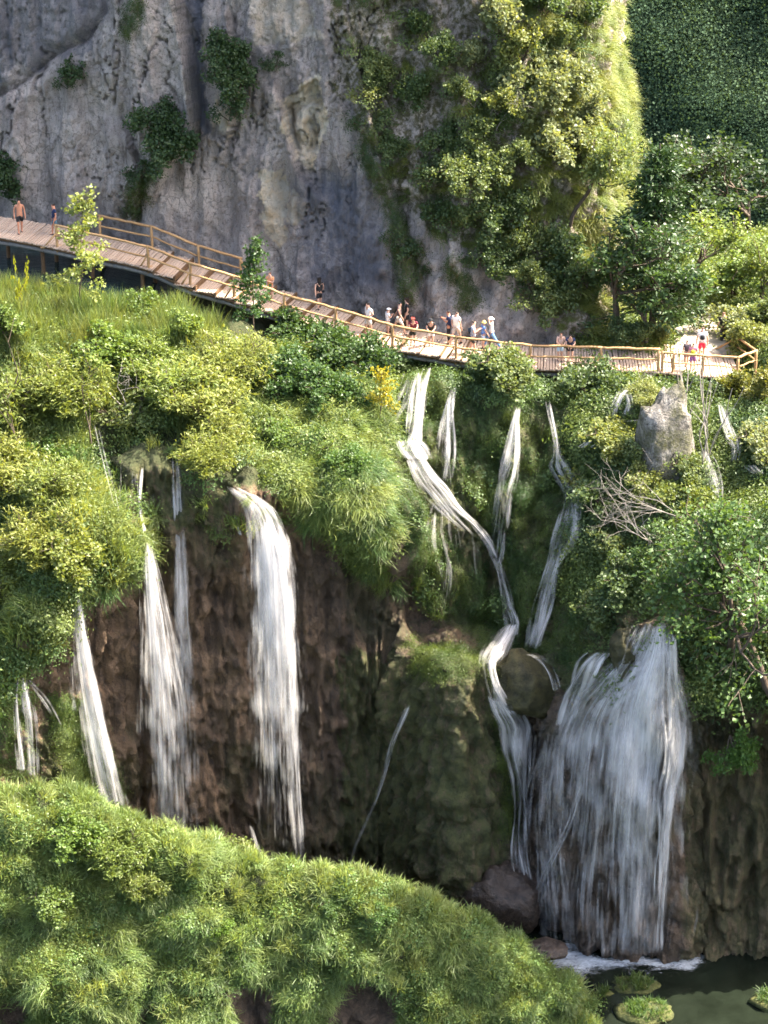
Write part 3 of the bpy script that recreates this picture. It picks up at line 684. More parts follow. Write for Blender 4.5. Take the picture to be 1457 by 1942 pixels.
def leaves(C, size, seed, narrow=.42, upbias=.6, D=None):
    "a four-cornered, slightly folded leaf at every point of C"
    r = np.random.default_rng(seed); n = len(C)
    nr = r.normal(size=(n, 3)); nr[:, 2] += upbias*1.6; nr /= np.linalg.norm(nr, axis=1)[:, None]
    a = r.normal(size=(n, 3)) if D is None else D+.55*r.normal(size=(n, 3))
    x = a-nr*np.sum(a*nr, 1)[:, None]; x /= np.linalg.norm(x, axis=1)[:, None]+1e-6; y = np.cross(nr, x)
    s = (size*r.uniform(.6, 1.3, n))[:, None]
    V = np.stack([C, C+x*s*.5+y*s*narrow+nr*s*.08, C+x*s-nr*s*.12, C+x*s*.5-y*s*narrow+nr*s*.08], 1)
    F = np.arange(n*4).reshape(n, 4); rn = np.repeat(r.beta(2, 2, n), 4)
    return V.reshape(-1, 3), F, rn
def grow(r, p, d, L, rad, depth, segs, tips, spread, up, nchild=(2, 4), bend=.25):
    n = 4; pts = [p]; dd = d.copy()
    for k in range(n):
        dd = dd+r.normal(size=3)*bend*.5+np.array([0, 0, up*.12]); dd /= np.linalg.norm(dd); pts.append(pts[-1]+dd*L/n)
        if depth <= 1 and k >= 1: tips.append((pts[-1], dd.copy()))
    segs.append((np.array(pts), np.linspace(rad, rad*.62, n+1)))
    if depth == 0: return
    for k in range(r.integers(*nchild)+1):
        nd = dd+r.normal(size=3)*spread; nd[2] += up*.25; nd /= np.linalg.norm(nd)
        j = r.integers(2, n+1) if k else n
        grow(r, pts[j], nd, L*r.uniform(.6, .85), rad*.58, depth-1, segs, tips, spread, up, nchild, bend)
def plant(seed, stems=4, L=.55, rad=.03, depth=2, spread=.6, up=.5, nl=26, cr=.22, lsize=.11, narrow=.42, splay=.6, nchild=(2, 4), bend=.25, drop=0.0, first=None):
    "returns (branch mesh, crown mesh, height)"
    r = np.random.default_rng(seed); segs, tips = [], []
    for k in range(stems):
        a = 2*math.pi*(k+r.uniform(-.3, .3))/stems
        d = np.array([math.cos(a)*splay, math.sin(a)*splay, 1.0]) if stems > 1 else np.array([r.normal()*.08, r.normal()*.08, 1.0]); d /= np.linalg.norm(d)
        grow(r, np.zeros(3), d, (first or L)*r.uniform(.75, 1.2), rad, depth, segs, tips, spread, up, nchild, bend)
    mb = MB()
    for p, q in segs: mb.tube(p, q, 5, False)
    T = np.array([t[0] for t in tips]); D = np.array([t[1] for t in tips])
    idx = np.repeat(np.arange(len(T)), nl); off = r.normal(size=(len(idx), 3)); off *= (cr*r.uniform(.2, 1, len(idx))**.6/ (np.linalg.norm(off, axis=1)+1e-6))[:, None]
    off[:, 2] *= .65; C = T[idx]+off; C[:, 2] -= drop*np.abs(r.normal(size=len(C)))
    keep = r.uniform(size=len(C)) < .55+.75*np.clip(noise(C*2.3/max(L, .3)*.5+seed), -.5, .6)
    C, D2 = C[keep], D[idx][keep]
    return mb, leaves(C, lsize, seed+1, narrow, .5, D2*.8)
MESH = {}
def plant_meshes(key, leafmat='leaf', barkmat='bark', **kw):
    if key not in MESH:
        mb, (V, F, rn) = plant(**kw)
        MESH[key] = (mb.me('branches', M[barkmat], True), mesh('crown', V, F, M[leafmat], False, dict(rnd=rn)), float(V[:, 2].max()))
    return MESH[key]
for k in range(3):
    plant_meshes(f'round{k}', seed=100+k, stems=6, L=.50, depth=2, spread=.55, up=.3, nl=24, cr=.24, lsize=.095, splay=.8)
    plant_meshes(f'upright{k}', seed=120+k, stems=5, L=.62, depth=2, spread=.42, up=.8, nl=25, cr=.2, lsize=.095, splay=.35)
    plant_meshes(f'willow{k}', seed=140+k, stems=7, L=.55, depth=2, spread=.5, up=.7, nl=26, cr=.23, lsize=.13, narrow=.13, splay=.7)
    plant_meshes(f'sparse{k}', seed=160+k, stems=4, L=.55, depth=2, spread=.6, up=.3, nl=7, cr=.2, lsize=.11, splay=.6)
    plant_meshes(f'tree{k}', seed=180+k, stems=1, L=1.5, first=2.2, rad=.13, depth=4, spread=.62, up=.35, nl=12, cr=.42, lsize=.165, nchild=(2, 3))
    plant_meshes(f'sapling{k}', seed=200+k, stems=1, L=.6, first=1.4, rad=.035, depth=2, spread=.75, up=.4, nl=15, cr=.22, lsize=.14, nchild=(2, 4), bend=.12)
def put_plant(name, key, p, height, tint, label, cat, group=None, rz=0.0, tilt=(0, 0), wide=1.0, sub='crown'):
    b, c, h = MESH[key]; s = height/h
    e = ob(name, None, None, label, cat, group, loc=p); e.rotation_euler = (tilt[0], tilt[1], rz); e.scale = (s*wide, s*wide, s)
    ob('branches' if name != 'tree' else 'trunk', b, e); c_ = ob('crown', c, e); c_.color = (*tint, 1); return e
# prototypes for the uncountable cover, instanced on points
def proto_coll(name, items):
    c = bpy.data.collections.new(name)
    for i, (V, F, rn, m) in enumerate(items):
        o = bpy.data.objects.new(f'{name}_{i}', mesh(f'{name}_{i}', V, F, M[m], False, dict(rnd=rn))); c.objects.link(o)
    return c
PG = proto_coll('sedge', [(*blades(84, .78, .30, .60, .40, .016, 10+k, .26, .5), 'grass') for k in range(3)])
PH = proto_coll('hanging_sedge', [(*blades(96, 1.2, .26, .75, .42, .017, 20+k, .26, .5), 'grass') for k in range(3)])
PS = proto_coll('meadow', [(*blades(60, .55, .5, .15, .14, .016, 30+k, .20), 'grass') for k in range(3)])
PR = proto_coll('reed', [(*blades(46, 1.3, .16, .0, .03, .016, 40+k, .2), 'grass') for k in range(2)])
def herb_items(n, rad, size, seed, narrow=.42, mat='herb'):
    out = []
    for k in range(3):
        r = np.random.default_rng(seed+k); C = r.normal(size=(n, 3))*np.array([rad, rad, rad*.5]); C[:, 2] = np.abs(C[:, 2])
        out.append((*leaves(C, size, seed+k, narrow, .9), mat))
    return out
PB = proto_coll('herbs', herb_items(130, .26, .085, 60)); PW = proto_coll('scrub', herb_items(240, .55, .15, 70, .3)); PF = proto_coll('hill_bush', herb_items(700, 1.0, .13, 80, .42, 'hillbush'))
PM = proto_coll('moss_cushion', herb_items(90, .17, .045, 90, .3))
def scatter_tree():
    ng = bpy.data.node_groups.new('scatter', 'GeometryNodeTree')
    ng.interface.new_socket('Geometry', in_out='INPUT', socket_type='NodeSocketGeometry'); ng.interface.new_socket('Collection', in_out='INPUT', socket_type='NodeSocketCollection')
    ng.interface.new_socket('Geometry', in_out='OUTPUT', socket_type='NodeSocketGeometry')
    N = ng.nodes.new; L = ng.links.new; gi = N('NodeGroupInput'); go = N('NodeGroupOutput'); ci = N('GeometryNodeCollectionInfo'); ip = N('GeometryNodeInstanceOnPoints')
    ci.inputs['Separate Children'].default_value = True; ci.inputs['Reset Children'].default_value = True
    L(gi.outputs[1], ci.inputs['Collection']); L(gi.outputs[0], ip.inputs['Points']); L(ci.outputs[0], ip.inputs['Instance']); ip.inputs['Pick Instance'].default_value = True
    for nm, ty, sk in (('idx', 'INT', 'Instance Index'), ('rot', 'FLOAT_VECTOR', 'Rotation'), ('scl', 'FLOAT_VECTOR', 'Scale')):
        a = N('GeometryNodeInputNamedAttribute'); a.data_type = ty; a.inputs['Name'].default_value = nm; L(a.outputs[0], ip.inputs[sk])
    L(ip.outputs[0], go.inputs[0]); return ng
SCAT = scatter_tree()
def scatter(name, label, cat, coll, P, Z, X, S, tint, seed=0):
    "P points, Z up-axes, X preferred lean directions, S sizes, tint colour per point"
    r = np.random.default_rng(seed); n = len(P)
    Z = Z/(np.linalg.norm(Z, axis=1)[:, None]+1e-9); X = X-Z*np.sum(X*Z, 1)[:, None]; X /= np.linalg.norm(X, axis=1)[:, None]+1e-9; Yv = np.cross(Z, X)
    rot = np.stack([np.arctan2(Yv[:, 2], Z[:, 2]), -np.arcsin(np.clip(X[:, 2], -1, 1)), np.arctan2(X[:, 1], X[:, 0])], 1)
    me = bpy.data.meshes.new(name); me.vertices.add(n); me.vertices.foreach_set('co', np.asarray(P, np.float32).reshape(-1))
    a = me.attributes.new('rot', 'FLOAT_VECTOR', 'POINT'); a.data.foreach_set('vector', rot.astype(np.float32).reshape(-1))
    sc = np.repeat(S[:, None], 3, 1)*r.uniform(.85, 1.15, (n, 3)); a = me.attributes.new('scl', 'FLOAT_VECTOR', 'POINT'); a.data.foreach_set('vector', sc.astype(np.float32).reshape(-1))
    a = me.attributes.new('idx', 'INT', 'POINT'); a.data.foreach_set('value', r.integers(0, len(coll.objects), n).astype(np.int32))
    a = me.attributes.new('tint', 'FLOAT_COLOR', 'POINT'); a.data.foreach_set('color', np.c_[tint, np.ones(n)].astype(np.float32).reshape(-1))
    o = ob(name, me, None, label, cat, None, 'stuff'); md = o.modifiers.new('scatter', 'NODES'); md.node_group = SCAT
    md[[i.identifier for i in SCAT.interface.items_tree if i.name == 'Collection'][0]] = coll
    return o
def sample(s, n, mask, seed):
    "n random surface points with density given by mask (per grid vertex)"
    r = np.random.default_rng(seed); P = s.P; a = np.linalg.norm(np.cross(np.gradient(P, axis=1), np.gradient(P, axis=0)), axis=-1)
    w = (a*mask).reshape(-1); w = w/w.sum(); k = r.choice(len(w), n, p=w); i, j = np.unravel_index(k, mask.shape)
    i2 = np.clip(i+r.choice([-1, 1], n), 0, P.shape[0]-1); j2 = np.clip(j+r.choice([-1, 1], n), 0, P.shape[1]-1)
    q = P[i, j]+(P[i2, j]-P[i, j])*r.uniform(0, .6, n)[:, None]+(P[i, j2]-P[i, j])*r.uniform(0, .6, n)[:, None]
    return q, s.N[i, j], s.U[i, j], s.V[i, j], i, j
UPV = np.array([0, 0, 1.0])
def downhill(N):
    d = N*N[:, 2:3]-UPV; return d/(np.linalg.norm(d, axis=1)[:, None]+1e-6)
def tints(P, c1, c2, sc, seed, jit=.15):
    r = np.random.default_rng(seed); f = np.clip(.5+.9*fbm(P, 3, (sc, sc, sc), seed*1.3)+.18*r.normal(size=len(P)), 0, 1)[:, None]
    return (np.array(c1)*(1-f)+np.array(c2)*f)*(1+jit*r.normal(size=(len(P), 1))).clip(.6, 1.5)
YEL, GRN, DRK, PAL, STR = (1.85, 1.65, 1.1), (1.1, 1.25, .9), (.66, .82, .78), (1.7, 1.6, 1.5), (2.1, 1.65, 1.4)

# ------------------------------------------------------------ ground cover on mound, terrace and cliff
inview = lambda s: ((s.U > -60) & (s.U < 1520) & (s.V > -60) & (s.V < 2010)).astype(float)
# mound
rows = np.arange(mound.P.shape[0])[:, None]*np.ones(mound.U.shape)
mm = inview(mound)*(rows > 10)*(rows < 150)*np.clip(1-2.6*hol, 0, 1)
q, nn, uu, vv, ii, jj = sample(mound, 3100, mm*sstep(-.1, .4, fbm(mound.P, 3, (.5, .5, .5), 8)+.1+.35*sstep(45, 90, rows)), 1)
scatter('mound_sedge', 'long sunlit sedge hanging in tufts over the foreground mound', 'grass', PG, q, .6*nn+.5*UPV, downhill(nn)+.35*rng.normal(size=nn.shape), .32+.5*rng.random(len(q)), tints(q, (.85, 1.05, .8), (1.9, 1.92, 1.4), .75, 2, .22), 1)
q, nn, uu, vv, ii, jj = sample(mound, 3400, mm*sstep(.3, -.2, fbm(mound.P, 3, (.5, .5, .5), 8)-.3*sstep(80, 40, rows)), 2)
scatter('mound_meadow_grass', 'short yellow-green meadow grass covering the foreground mound', 'grass', PS, q, .4*nn+.7*UPV, downhill(nn)+.6*rng.normal(size=nn.shape), .4+.7*rng.random(len(q)), tints(q, (1.1, 1.25, .9), (2.1, 1.95, 1.55), .7, 3, .2), 2)
q, nn, uu, vv, ii, jj = sample(mound, 5000, mm*sstep(-.35, .25, fbm(mound.P, 3, (.6, .6, .6), 28)), 3)
scatter('mound_herbs', 'low leafy herbs growing through the grass of the foreground mound', 'herbs', PB, q, .5*nn+.5*UPV, downhill(nn), .45+.9*rng.random(len(q))**2, tints(q, (1.05, 1.3, .95), (1.85, 1.9, 1.35), .5, 4), 3)
# terrace
rows = np.arange(terr.P.shape[0])[:, None]*np.ones(terr.U.shape)
U, V = terr.U, terr.V; iv = inview(terr)
lipw = (rows > 20)*(rows < 142)
left = sstep(750, 690, U+18*fbm(terr.P, 2, (.6, .6, .6), 3))
gap = 1-in_poly(U, V, [(170, 780), (300, 800), (430, 850), (450, 1000), (236, 1010), (190, 940)])*.97
rec = 1-.9*in_poly(U, V, [(780, 820), (840, 820), (980, 1120), (930, 1120), (800, 940)])
zone_w = iv*lipw*left*gap*(1-.96*in_poly(U, V, [(405, 875), (480, 885), (560, 930), (600, 1000), (425, 990)]))
fN = fbm(terr.P, 3, (.4, .4, .4), 18)
sed = zone_w*(sstep(470, 540, U)*1.3*sstep(690, 740, V+60*fN)+.55*sstep(-.1, .3, fN))
q, nn, uu, vv, ii, jj = sample(terr, 3000, sed*(rows > 52), 4)
hang = sstep(100, 128, ii)
scatter('terrace_sedge', 'lush sedge tussocks hanging over the lip of the tufa terrace', 'grass', PH, q, .55*nn+.55*UPV, downhill(nn)+.2*rng.normal(size=nn.shape), .3+.6*rng.random(len(q)), tints(q, (.7, 1.0, .7), (1.85, 1.75, 1.1), .7, 5, .2)*(.62+.38*sstep(700, 800, vv+.15*(600-uu))*sstep(820, 640, uu))[:, None], 4)  # last factor paints shade into upper tufts and darkens those further right
q, nn, uu, vv, ii, jj = sample(terr, 2300, zone_w*sstep(520, 440, U)*(rows > 44), 5)
scatter('terrace_meadow_grass', 'bright meadow grass and weeds covering the left side of the terrace', 'grass', PS, q, .3*nn+.8*UPV, downhill(nn), .8+.8*rng.random(len(q)), tints(q, GRN, YEL, .5, 6), 5)
q, nn, uu, vv, ii, jj = sample(terr, 1000, iv*(U < 420)*(V > 505)*(V < 680)*(rows > 22), 6)
scatter('terrace_reeds', 'upright reeds and tall grass below the upper end of the boardwalk', 'reeds', PR, q, .1*nn+.9*UPV, downhill(nn), .6+.5*rng.random(len(q)), tints(q, (.9, 1.1, .8), (1.5, 1.35, .95), .6, 7), 6)
q, nn, uu, vv, ii, jj = sample(terr, 2600, zone_w*sstep(-.15, .25, fbm(terr.P, 3, (.5, .5, .5), 55))*(rows > 30), 7)
scatter('terrace_scrub', 'dense low leafy scrub filling the tufa terrace', 'scrub', PW, q, .4*nn+.6*UPV, downhill(nn), .5+.6*rng.random(len(q)), tints(q, (.85, 1.05, .75), YEL, .35, 8), 7)
# right side and mossy wall
right = iv*sstep(700, 780, U)*(rows > 12)*(rows < 175)
mossz = in_poly(U, V, moss_poly)
q, nn, uu, vv, ii, jj = sample(terr, 5200, right*mossz*rec*np.clip(.6+fN, .1, 1), 8)
scatter('wall_moss', 'dark green moss cushions clothing the wall between the thin cascades', 'moss', PM, q, .9*nn+.1*UPV, downhill(nn), .7+.8*rng.random(len(q)), tints(q, (.55, .75, .6), (1.2, 1.15, .7), .6, 9), 8)
q, nn, uu, vv, ii, jj = sample(terr, 800, right*(mossz*.06*(fN > .15)+in_poly(U, V, [(760, 670), (1160, 690), (1180, 800), (1040, 760), (880, 750), (830, 720)])), 9)
scatter('wall_ferns', 'dark leafy ferns and ivy hanging below the boardwalk', 'ferns', PB, q, .7*nn+.3*UPV, downhill(nn), .8+.8*rng.random(len(q)), tints(q, DRK, GRN, .6, 10), 9)
q, nn, uu, vv, ii, jj = sample(terr, 2600, right*sstep(1080, 1130, U)*(V < 1330)*(1-in_poly(U, V, [(1060, 1160), (1300, 1130), (1300, 1340), (1060, 1340)])*.95), 10)
scatter('right_bank_scrub', 'mixed green scrub covering the bank below the right end of the boardwalk', 'scrub', PW, q, .4*nn+.6*UPV, downhill(nn), .5+.6*rng.random(len(q)), tints(q, DRK, (1.5, 1.45, .95), .4, 11), 10)
q, nn, uu, vv, ii, jj = sample(terr, 1500, iv*(in_poly(U+30*fN, V+25*fN, [(780, 1225), (915, 1225), (940, 1262), (850, 1295), (790, 1280)])+.8*in_poly(U+12*fN, V, [(905, 1235), (965, 1245), (985, 1560), (955, 1600), (935, 1300)])), 12)
scatter('buttress_cap_grass', 'dull green grass capping the brown tufa buttress', 'grass', PM, q, .5*nn+.5*UPV, downhill(nn), .7+.9*rng.random(len(q)), tints(q, (.7, .8, .5), (1.3, 1.2, .7), .8, 13), 12)
q, nn, uu, vv, ii, jj = sample(terr, 1500, iv*in_poly(U, V, [(90, 1320), (150, 1320), (190, 1380), (240, 1560), (150, 1520), (110, 1440)])+.25*iv*in_poly(U, V, [(-20, 1300), (60, 1320), (60, 1480), (-20, 1480)]), 13)
scatter('ledge_moss', 'yellow-green moss on the ledge beside the leftmost falls', 'moss', PM, q, .8*nn+.3*UPV, downhill(nn), .8+.9*rng.random(len(q)), tints(q, GRN, YEL, .8, 14), 13)
# cliff buttress
U, V = cl.U, cl.V; fN = fbm(cl.P, 3, (.35, .35, .35), 77)
cz = inview(cl)*veg
bare = np.zeros(cl.U.shape)
for pl in ([(640, 20), (690, 0), (760, 40), (740, 120), (690, 110)], [(840, 0), (890, 10), (890, 70), (850, 80)], [(740, 240), (820, 225), (845, 280), (780, 300), (740, 280)], [(1030, 390), (1065, 400), (1070, 460), (1030, 470)], [(790, 440), (850, 470), (960, 560), (1010, 620), (820, 640), (760, 500)], [(700, 130), (730, 120), (740, 160), (705, 170)], [(1120, -50), (1215, -50), (1215, 150), (1165, 130)]): bare = np.maximum(bare, in_poly(cl.U+wob*.5, cl.V+wob2*.5, pl))
cz = cz*(1-.93*bare)*(.35+.65*sstep(820, 950, U))
q, nn, uu, vv, ii, jj = sample(cl, 3000, cz*sstep(-.1, .25, fN+.35*sstep(960, 1100, U)), 14)
scatter('cliff_grass', 'sunlit grass and dry weeds rooted on the buttress of the cliff', 'grass', PG, q, .5*nn+.5*UPV, downhill(nn), .45+.45*rng.random(len(q)), tints(q, (1.1, 1.15, .8), (1.85, 1.6, 1.0), .5, 15), 14)
q, nn, uu, vv, ii, jj = sample(cl, 900, cz*sstep(-.35, .2, fbm(cl.P, 3, (.3, .3, .3), 91))*sstep(-.05, .3, -fN+.1), 15)
scatter('cliff_scrub', 'small leafy scrub scattered over the cliff buttress', 'scrub', PW, q, .5*nn+.5*UPV, downhill(nn), .4+.5*rng.random(len(q)), tints(q, (.8, 1.0, .8), (1.6, 1.5, 1.1), .4, 16), 15)
q, nn, uu, vv, ii, jj = sample(cl, 420, inview(cl)*(mo > .3)*(veg < .5)*(V < 640), 16)
scatter('cliff_crack_moss', 'dark moss growing in the cracks of the grey cliff', 'moss', PM, q, .8*nn+.2*UPV, downhill(nn), .9+.9*rng.random(len(q)), tints(q, DRK, (1.0, .95, .6), .6, 17), 16)
# bank and far hillside
q, nn, uu, vv, ii, jj = sample(bank, 2600, inview(bank)*(1-in_poly(bank.U, bank.V, [(1235, 700), (1425, 700), (1395, 585), (1320, 585), (1270, 640)])), 17)
scatter('bank_scrub', 'sunlit green scrub on the bank behind the right end of the boardwalk', 'scrub', PW, q, .4*nn+.6*UPV, downhill(nn), .5+.7*rng.random(len(q)), tints(q, GRN, (1.8, 1.6, 1.0), .3, 18), 17)
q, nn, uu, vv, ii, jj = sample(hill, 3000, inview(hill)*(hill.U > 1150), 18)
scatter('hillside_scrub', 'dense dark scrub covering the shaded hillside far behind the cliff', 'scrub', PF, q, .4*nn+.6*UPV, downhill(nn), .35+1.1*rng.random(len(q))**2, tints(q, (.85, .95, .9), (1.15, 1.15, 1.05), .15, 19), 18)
# ------------------------------------------------------------ falling water
def sheet(pts, dens, off, layers, seed, shift=0.0, wk=1.0, fade=(.05, .045), curl=0.0):
    "one layered sheet of falling water along photograph points (u, v, width[, Y])"
    pts = [tuple(p)+(None,)*(4-len(p)) for p in pts]
    a = np.array([[p[0], p[1], p[2]] for p in pts], float); L = np.concatenate([[0], np.cumsum(np.hypot(np.diff(a[:, 0]), np.diff(a[:, 1])))])
    n = max(8, int(L[-1]/7)); q = np.linspace(0, L[-1], n); u = pchip(L, a[:, 0], q); v = pchip(L, a[:, 1], q); w = (1.38 if pts[0][3] is not None else 1.75)*pchip(L, a[:, 2], q)
    u = u+shift*w+curl*w*noise(np.c_[q/150.0+seed*3.7, 0*q, 0*q]); w = w*wk*(1+.22*noise(np.c_[q/170.0+seed*1.9, 0*q+3, 0*q]))
    free = pts[0][3] is not None
    if free: Yc = pchip(L, np.array([p[3] for p in pts], float), q)
    VV, FF, UVv, DD = [], [], [], []; nv = 0
    for ly in range(layers):
        r = np.random.default_rng(int(seed*31+ly)); na = int(np.clip(w.max()/4, 7, 40)); t = np.linspace(0, 1, na)
        ws = w*(1.0-.10*ly); uj = u[:, None]+(t[None]-.5)*ws[:, None]; wm = ws/39.0
        if free: Y = Yc[:, None]+.30*wm[:, None]*(2*t[None]-1)**2
        else:
            Y = terr.ray(uj, np.repeat(v[:, None], na, 1)); Y = np.where(Y > 1e8, np.median(Y[Y < 1e8]), Y)
            k = 3; pad = np.pad(Y, ((k, k), (0, 0)), 'edge'); Y = np.min([pad[i:i+n] for i in range(2*k+1)], 0); pad = np.pad(Y, ((k, k), (0, 0)), 'edge'); Y = np.mean([pad[i:i+n] for i in range(2*k+1)], 0)
            pad = np.pad(Y, ((0, 0), (1, 1)), 'edge'); Y = np.minimum(Y, (pad[:, :-2]+pad[:, 2:])/2)
        Y = Y-off*(1.0 if free or off > .5 else .7)-.10*ly+.05*np.sin(t*na*1.3+ly)[None]; P = np.zeros((n, na, 3)); b = -(v-CY)/FPX
        for j in range(na):
            P[:, j, 1] = Y[:, j]; P[:, j, 2] = CAM[2]+(b*CP-SP)/(b*SP+CP)*(Y[:, j]-CAM[1]); P[:, j, 0] = xof(uj[:, j], P[:, j, 1], P[:, j, 2])
        P[..., 2] = np.maximum(P[..., 2], .02)
        edge = 1-np.abs(2*t-1)**2.4; end = sstep(-.001, fade[0], q/L[-1])*sstep(1.001, 1-fade[1], q/L[-1])
        brk = np.clip(1+.55*fbm(np.stack([t[None]*wm[:, None]*2.2+seed, (q/39.0)[:, None]*.55+0*t[None], 0*t[None]+0*q[:, None]+ly*3.1], -1), 3), .25, 1.5); dn = dens if np.isscalar(dens) else np.interp(q/L[-1], np.linspace(0, 1, len(dens)), dens)[:, None]
        DD.append((np.broadcast_to(dn, (n, 1))*edge[None]*end[:, None]*(1-.12*ly)*brk).reshape(-1))
        UVv.append(np.stack([(t[None]-.5)*w.max()/39*.8+r.uniform(0, 50)+0*q[:, None], (q/39.0)[:, None]+r.uniform(0, 50)+0*t[None]], -1).reshape(-1, 2))
        VV.append(P.reshape(-1, 3)); FF.append(grid_faces(n, na)+nv); nv += n*na
    return np.concatenate(VV), np.concatenate(FF), np.concatenate(DD), np.concatenate(UVv)
def fall(label, paths, name='waterfall', group=None):
    "paths: list of (points, density, offset from rock, layers); each becomes a broad veil and a few denser strands"
    root = None
    for n_, (pts, dens, off, layers) in enumerate(paths):
        seed = pts[0][0]*.37+n_*5.3; sc_ = lambda f: [f*x for x in dens] if not np.isscalar(dens) else f*dens
        free = len(pts[0]) > 3; r = np.random.default_rng(int(seed*10)); mw = max(p[2] for p in pts); jobs = [(sc_(.92 if free or mw > 60 else .72), off, layers, seed, 0, 1.0, (.05, .045), 0)]
        ns = (0 if mw < 12 else (3 if mw < 70 else 6)) if free or mw > 60 else (2 if mw < 12 else 5)
        for k in range(ns):
            sh = r.uniform(-.34, .34); jobs.append((sc_(r.uniform(.85, 1.1)), off+.06+.05*k, 1, seed+k+1, sh, r.uniform(.18, .42) if free or mw > 60 else r.uniform(.16, .34), (.04+.2*r.random()*(k > 1), .04+(.35 if free else .30)*r.random()*(k > 1)), 0.0 if free or mw > 60 else .34))
        for k, (dn, of, ly, sd, sh, wk, fd, cu) in enumerate(jobs):
            V, F, D, UVv = sheet(pts, dn, of, ly, sd, sh, wk, fd, cu)
            if root is None: base = V[0].copy(); root = ob(name, None, None, label, 'waterfall', group, loc=base)
            ob('water_veil' if k == 0 else 'water_strand', mesh('water_strand', V-base, F, M['fall'], True, dict(dens=D), UVv), root)
    return root
fall('short white fall at the far left edge, twin strands beside the mossy ledge', [
    ([(40, 1278, 16, -5.3), (44, 1310, 30, -5.7), (52, 1370, 40, -5.9), (58, 1475, 36, -6.0)], .62, .1, 2), ([(34, 1282, 8, -5.4), (30, 1330, 12, -5.8), (42, 1465, 20, -6.0)], .8, .15, 2), ([(52, 1285, 12, -5.2), (90, 1330, 26, -5.3), (118, 1380, 16, -5.2)], .45, .1, 1)])
fall('slender bright fall between the bushy left edge and the brown wall', [
    ([(141, 1098, 14, -3.6), (146, 1150, 24, -4.0), (156, 1230, 36, -4.2), (172, 1330, 48, -4.3), (192, 1430, 54, -4.4), (216, 1540, 52, -4.5)], [.95, 1.0, 1.0, .95, .85, .75], .1, 3),
    ([(132, 1105, 8, -3.6), (136, 1200, 16, -4.0), (142, 1360, 20, -4.1)], .5, .1, 1), ([(181, 1090, 5, -2.4), (182, 1200, 8, -2.6)], .5, .1, 1)])
fall('broad bright fall in the left group, widening into a curtain behind the mound', [
    ([(280, 1018, 14, -1.6), (284, 1060, 26, -2.0), (292, 1120, 44, -2.3), (305, 1220, 66, -2.5), (318, 1340, 92, -2.6), (326, 1460, 104, -2.7), (330, 1600, 112, -2.8)], [1.0, .95, .85, .75, .66, .58, .52], .1, 3),
    ([(274, 845, 6, 3.4), (268, 905, 9, 1.6), (264, 950, 12, .4), (274, 1012, 10, -1.2)], [.6, .8, .95, .95], .1, 2), ([(258, 880, 10, 1.9), (258, 940, 22, .6), (266, 1000, 10, -.6)], .45, .1, 1),
    ([(268, 1030, 6, -1.6), (268, 1150, 8, -1.9), (266, 1400, 16, -2)], .5, .1, 1)])
fall('misty narrow fall hanging from the dark notch, just right of the broad bright fall', [
    ([(330, 850, 10, 3.2), (334, 900, 18, 1.6), (338, 980, 24, 1.0), (342, 1060, 28, .6), (344, 1150, 36, .2), (350, 1300, 46, -.1), (356, 1560, 54, -.4)], [.65, .85, .8, .68, .6, .5, .4], .1, 3), ([(290, 850, 8, 3.2), (291, 960, 9, 1.3), (292, 1050, 8, .9)], .5, .1, 1)])
fall('thin water threads sliding down the shaded notch under the left bushes', [([(183, 800, 14), (196, 860, 16), (212, 920, 14), (226, 985, 8)], .5, .2, 2), ([(232, 870, 14), (228, 960, 12)], .35, .2, 1)])
fall('tall curving fall pouring from the lip of the yellow-green bushes in the middle', [
    ([(428, 914, 16, .7), (448, 928, 30, .4), (472, 944, 48, .0), (494, 968, 66, -.3), (508, 1010, 80, -.6), (516, 1080, 92, -.8), (520, 1180, 104, -1.1), (524, 1300, 106, -1.2), (528, 1440, 106, -1.3), (534, 1660, 104, -1.4)], [.7, .8, .85, .85, .78, .66, .52, .40, .32, .28], .1, 3),
    ([(500, 980, 24, .0), (522, 1040, 34, -.5), (534, 1130, 36, -.9), (543, 1230, 34, -1.1), (548, 1330, 36, -1.2), (552, 1450, 40, -1.3), (566, 1650, 36, -1.4)], [1.0, .95, .88, .8, .7, .62, .5], .25, 2),
    ([(436, 945, 8, 1.1), (446, 975, 10, .7), (457, 1020, 8, .5)], .9, .1, 2), ([(470, 1560, 12, .6), (484, 1610, 16, -.2), (500, 1660, 18, -.9)], .55, .1, 1)])
